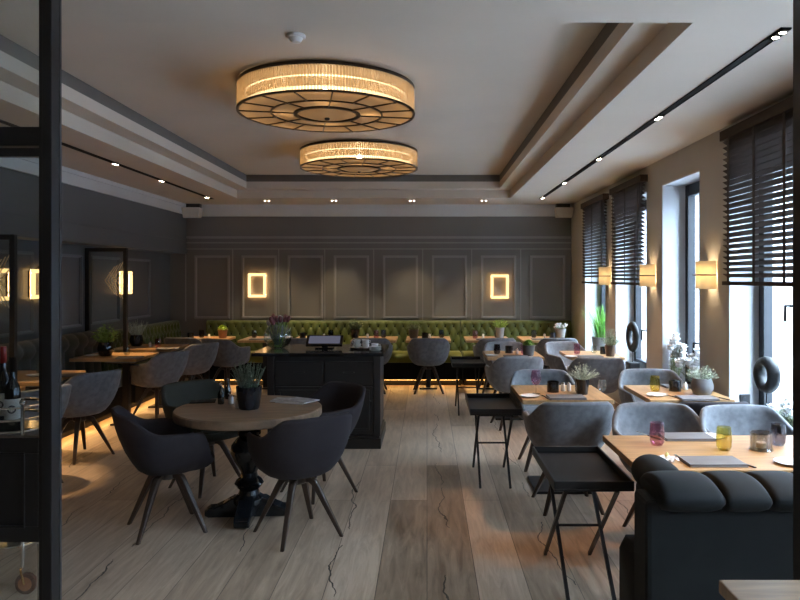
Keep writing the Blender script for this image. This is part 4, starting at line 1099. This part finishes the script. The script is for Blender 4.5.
for k in range(4):
    tt = thing('saucer', 'white saucer stacked at the right end of the console', 'saucer', (-.53 + .02, 6.92, ZK + .0005 + .011 * k), 0, 'stacked saucers on the console')
    Q().lathe([(.002, .003), (.035, .003), (.060, .012), (.062, .012), (.04, 0), (.002, 0)], 28, cap=False).build('dish', 'china', tt)
# ------------------------------------------------------------------ bar cart with bottles, behind the door leaf
t = thing('bar_cart', 'chrome bar cart on castors behind the door leaf at the left edge', 'cart', (-2.34, 3.78, 0))
def oval(a, b, z, n=40, p=2.6):
    return [(a * math.copysign(abs(cos(2 * pi * k / n)) ** (2 / p), cos(2 * pi * k / n)), b * math.copysign(abs(sin(2 * pi * k / n)) ** (2 / p), sin(2 * pi * k / n)), z) for k in range(n)]
for z0_, nm in ((.84, 'upper_shelf'), (.24, 'lower_shelf')):
    Q().rings([oval(.25, .15, z0_), oval(.25, .15, z0_ + .012)]).build(nm, 'gloss', t)
    for dz in (.0, .06, .125): Q().tube(oval(.262, .162, z0_ + .006 + dz), .006, 6, closed=True).build('gallery_rail', 'chrome', t)
for sx_ in (-1, 1):
    for sy_ in (-1, 1):
        x, y = sx_ * .225, sy_ * .12
        Q().tube([(x, y, .13), (x, y, .99)], .009, 8).build('upright', 'chrome', t)
        Q().sphere((x, y, 1.0), .016).build('finial', 'chrome', t)
        c_ = Q().lathe([(.044, -.014), (.055, -.010), (.055, .010), (.044, .014)], 24, mtx=Matrix.Translation((x + .02, y, .055)) @ Matrix.Rotation(pi / 2, 4, 'X')).build('castor_wheel', 'rubber', t)
        Q().lathe([(.002, -.016), (.036, -.016), (.036, .016), (.002, .016)], 20, cap=False, mtx=Matrix.Translation((x + .02, y, .055)) @ Matrix.Rotation(pi / 2, 4, 'X')).build('wheel_disc', 'wheelhub', c_)
        Q().tube([(x, y - .02, .14), (x + .005, y - .02, .11), (x + .02, y - .02, .055)], .006, 6).build('castor_fork', 'brass', c_)
def bottle_mk(capm, h=.34, lab=True):
    def f():
        t = thing('wine_bottle', None, 'bottle'); k = h / .34
        Q().lathe([(.002, 0), (.034, 0), (.038, .005), (.038, .17 * k), (.034, .20 * k), (.016, .235 * k), (.0135, .26 * k), (.0135, .32 * k)], 24, cap=False).build('glass_body', 'gbottle', t)
        Q().lathe([(.015, .27 * k), (.0155, .335 * k), (.014, .34 * k), (.002, .34 * k)], 16, cap=False).build('foil_cap', capm, t)
        l = Q().lathe([(.0386, .05 * k), (.0386, .145 * k)], 24, cap=False).build('paper_label', 'label', t)
        q = Q(); n = 16
        for a0 in (-pi / 2,):
            vs = []
            for rr in (.014, .022):
                for j in range(n):
                    aa = 2 * pi * j / n; a = a0 + rr * cos(aa) / .0389; vs.append((.0389 * cos(a), .0389 * sin(a), .097 * k + rr * sin(aa)))
            q.add(vs, [(j, (j + 1) % n, n + (j + 1) % n, n + j) for j in range(n)])
            for zz in (.104, .097, .090):
                a1, a2 = a0 - .22, a0 + .22
                q.add([(.0389 * cos(a1), .0389 * sin(a1), zz * k), (.0389 * cos(a2), .0389 * sin(a2), zz * k), (.0389 * cos(a2), .0389 * sin(a2), (zz - .003) * k), (.0389 * cos(a1), .0389 * sin(a1), (zz - .003) * k)], [(0, 1, 2, 3)])
        q.build('label_print', 'labelink', l, smooth=False)
        return t
    return P_(f)
br, bd = bottle_mk('redcap', .43), bottle_mk('plinth', .38)
br.put('dark bottle with red foil cap and round printed label on the bar cart', (-2.275, 3.76, .8525), 0)
bd.put('dark bottle with black cap on the bar cart, right of the red capped one', (-2.19, 3.70, .8525), .4)
bd.put('dark bottle with black cap on the bar cart, furthest left', (-2.44, 3.76, .8525), .2)
bd.put('dark bottle on the lower shelf of the bar cart', (-2.20, 3.74, .2525), .2, None, (1.0, 1.0, .8))
br.put('red capped bottle on the lower shelf of the bar cart', (-2.36, 3.72, .2525), 0, None, (1, 1, .85))
# ------------------------------------------------------------------ daylight, camera, view
w = bpy.data.worlds.new('World'); SC.world = w; w.use_nodes = True
nt = w.node_tree; bg = nt.nodes['Background']
bg.inputs[0].default_value = (.70, .84, 1.0, 1); bg.inputs[1].default_value = 22.0
for a, b in WIN:
    l = bpy.data.lights.new('window_portal', 'AREA'); l.shape = 'RECTANGLE'; l.size = HEAD - SILL; l.size_y = b - a
    l.cycles.is_portal = True
    o = bpy.data.objects.new('window_portal', l); COL.objects.link(o); o.location = (2.86, (a + b) / 2, (HEAD + SILL) / 2); o.rotation_euler = (0, radians(90), 0)
cam = bpy.data.cameras.new('camera'); cam.lens = 31.5; cam.sensor_width = 36
cam.shift_x = (400 - CX) / 800; cam.shift_y = (HY - 300) / 800; cam.clip_start = .05
co = bpy.data.objects.new('camera', cam); COL.objects.link(co); co.location = (0, 0, EYE); co.rotation_euler = (pi / 2, 0, 0)
SC.camera = co
SC.view_settings.view_transform = 'Standard'; SC.view_settings.look = 'None'; SC.view_settings.gamma = 1; SC.view_settings.use_curve_mapping = False
SC.view_settings.exposure = 1.22
SC.cycles.use_denoising = True
SC.cycles.max_bounces = 10; SC.cycles.diffuse_bounces = 5; SC.cycles.transparent_max_bounces = 24
SC.cycles.sample_clamp_indirect = 6
SC.cycles.caustics_reflective = False; SC.cycles.caustics_refractive = False
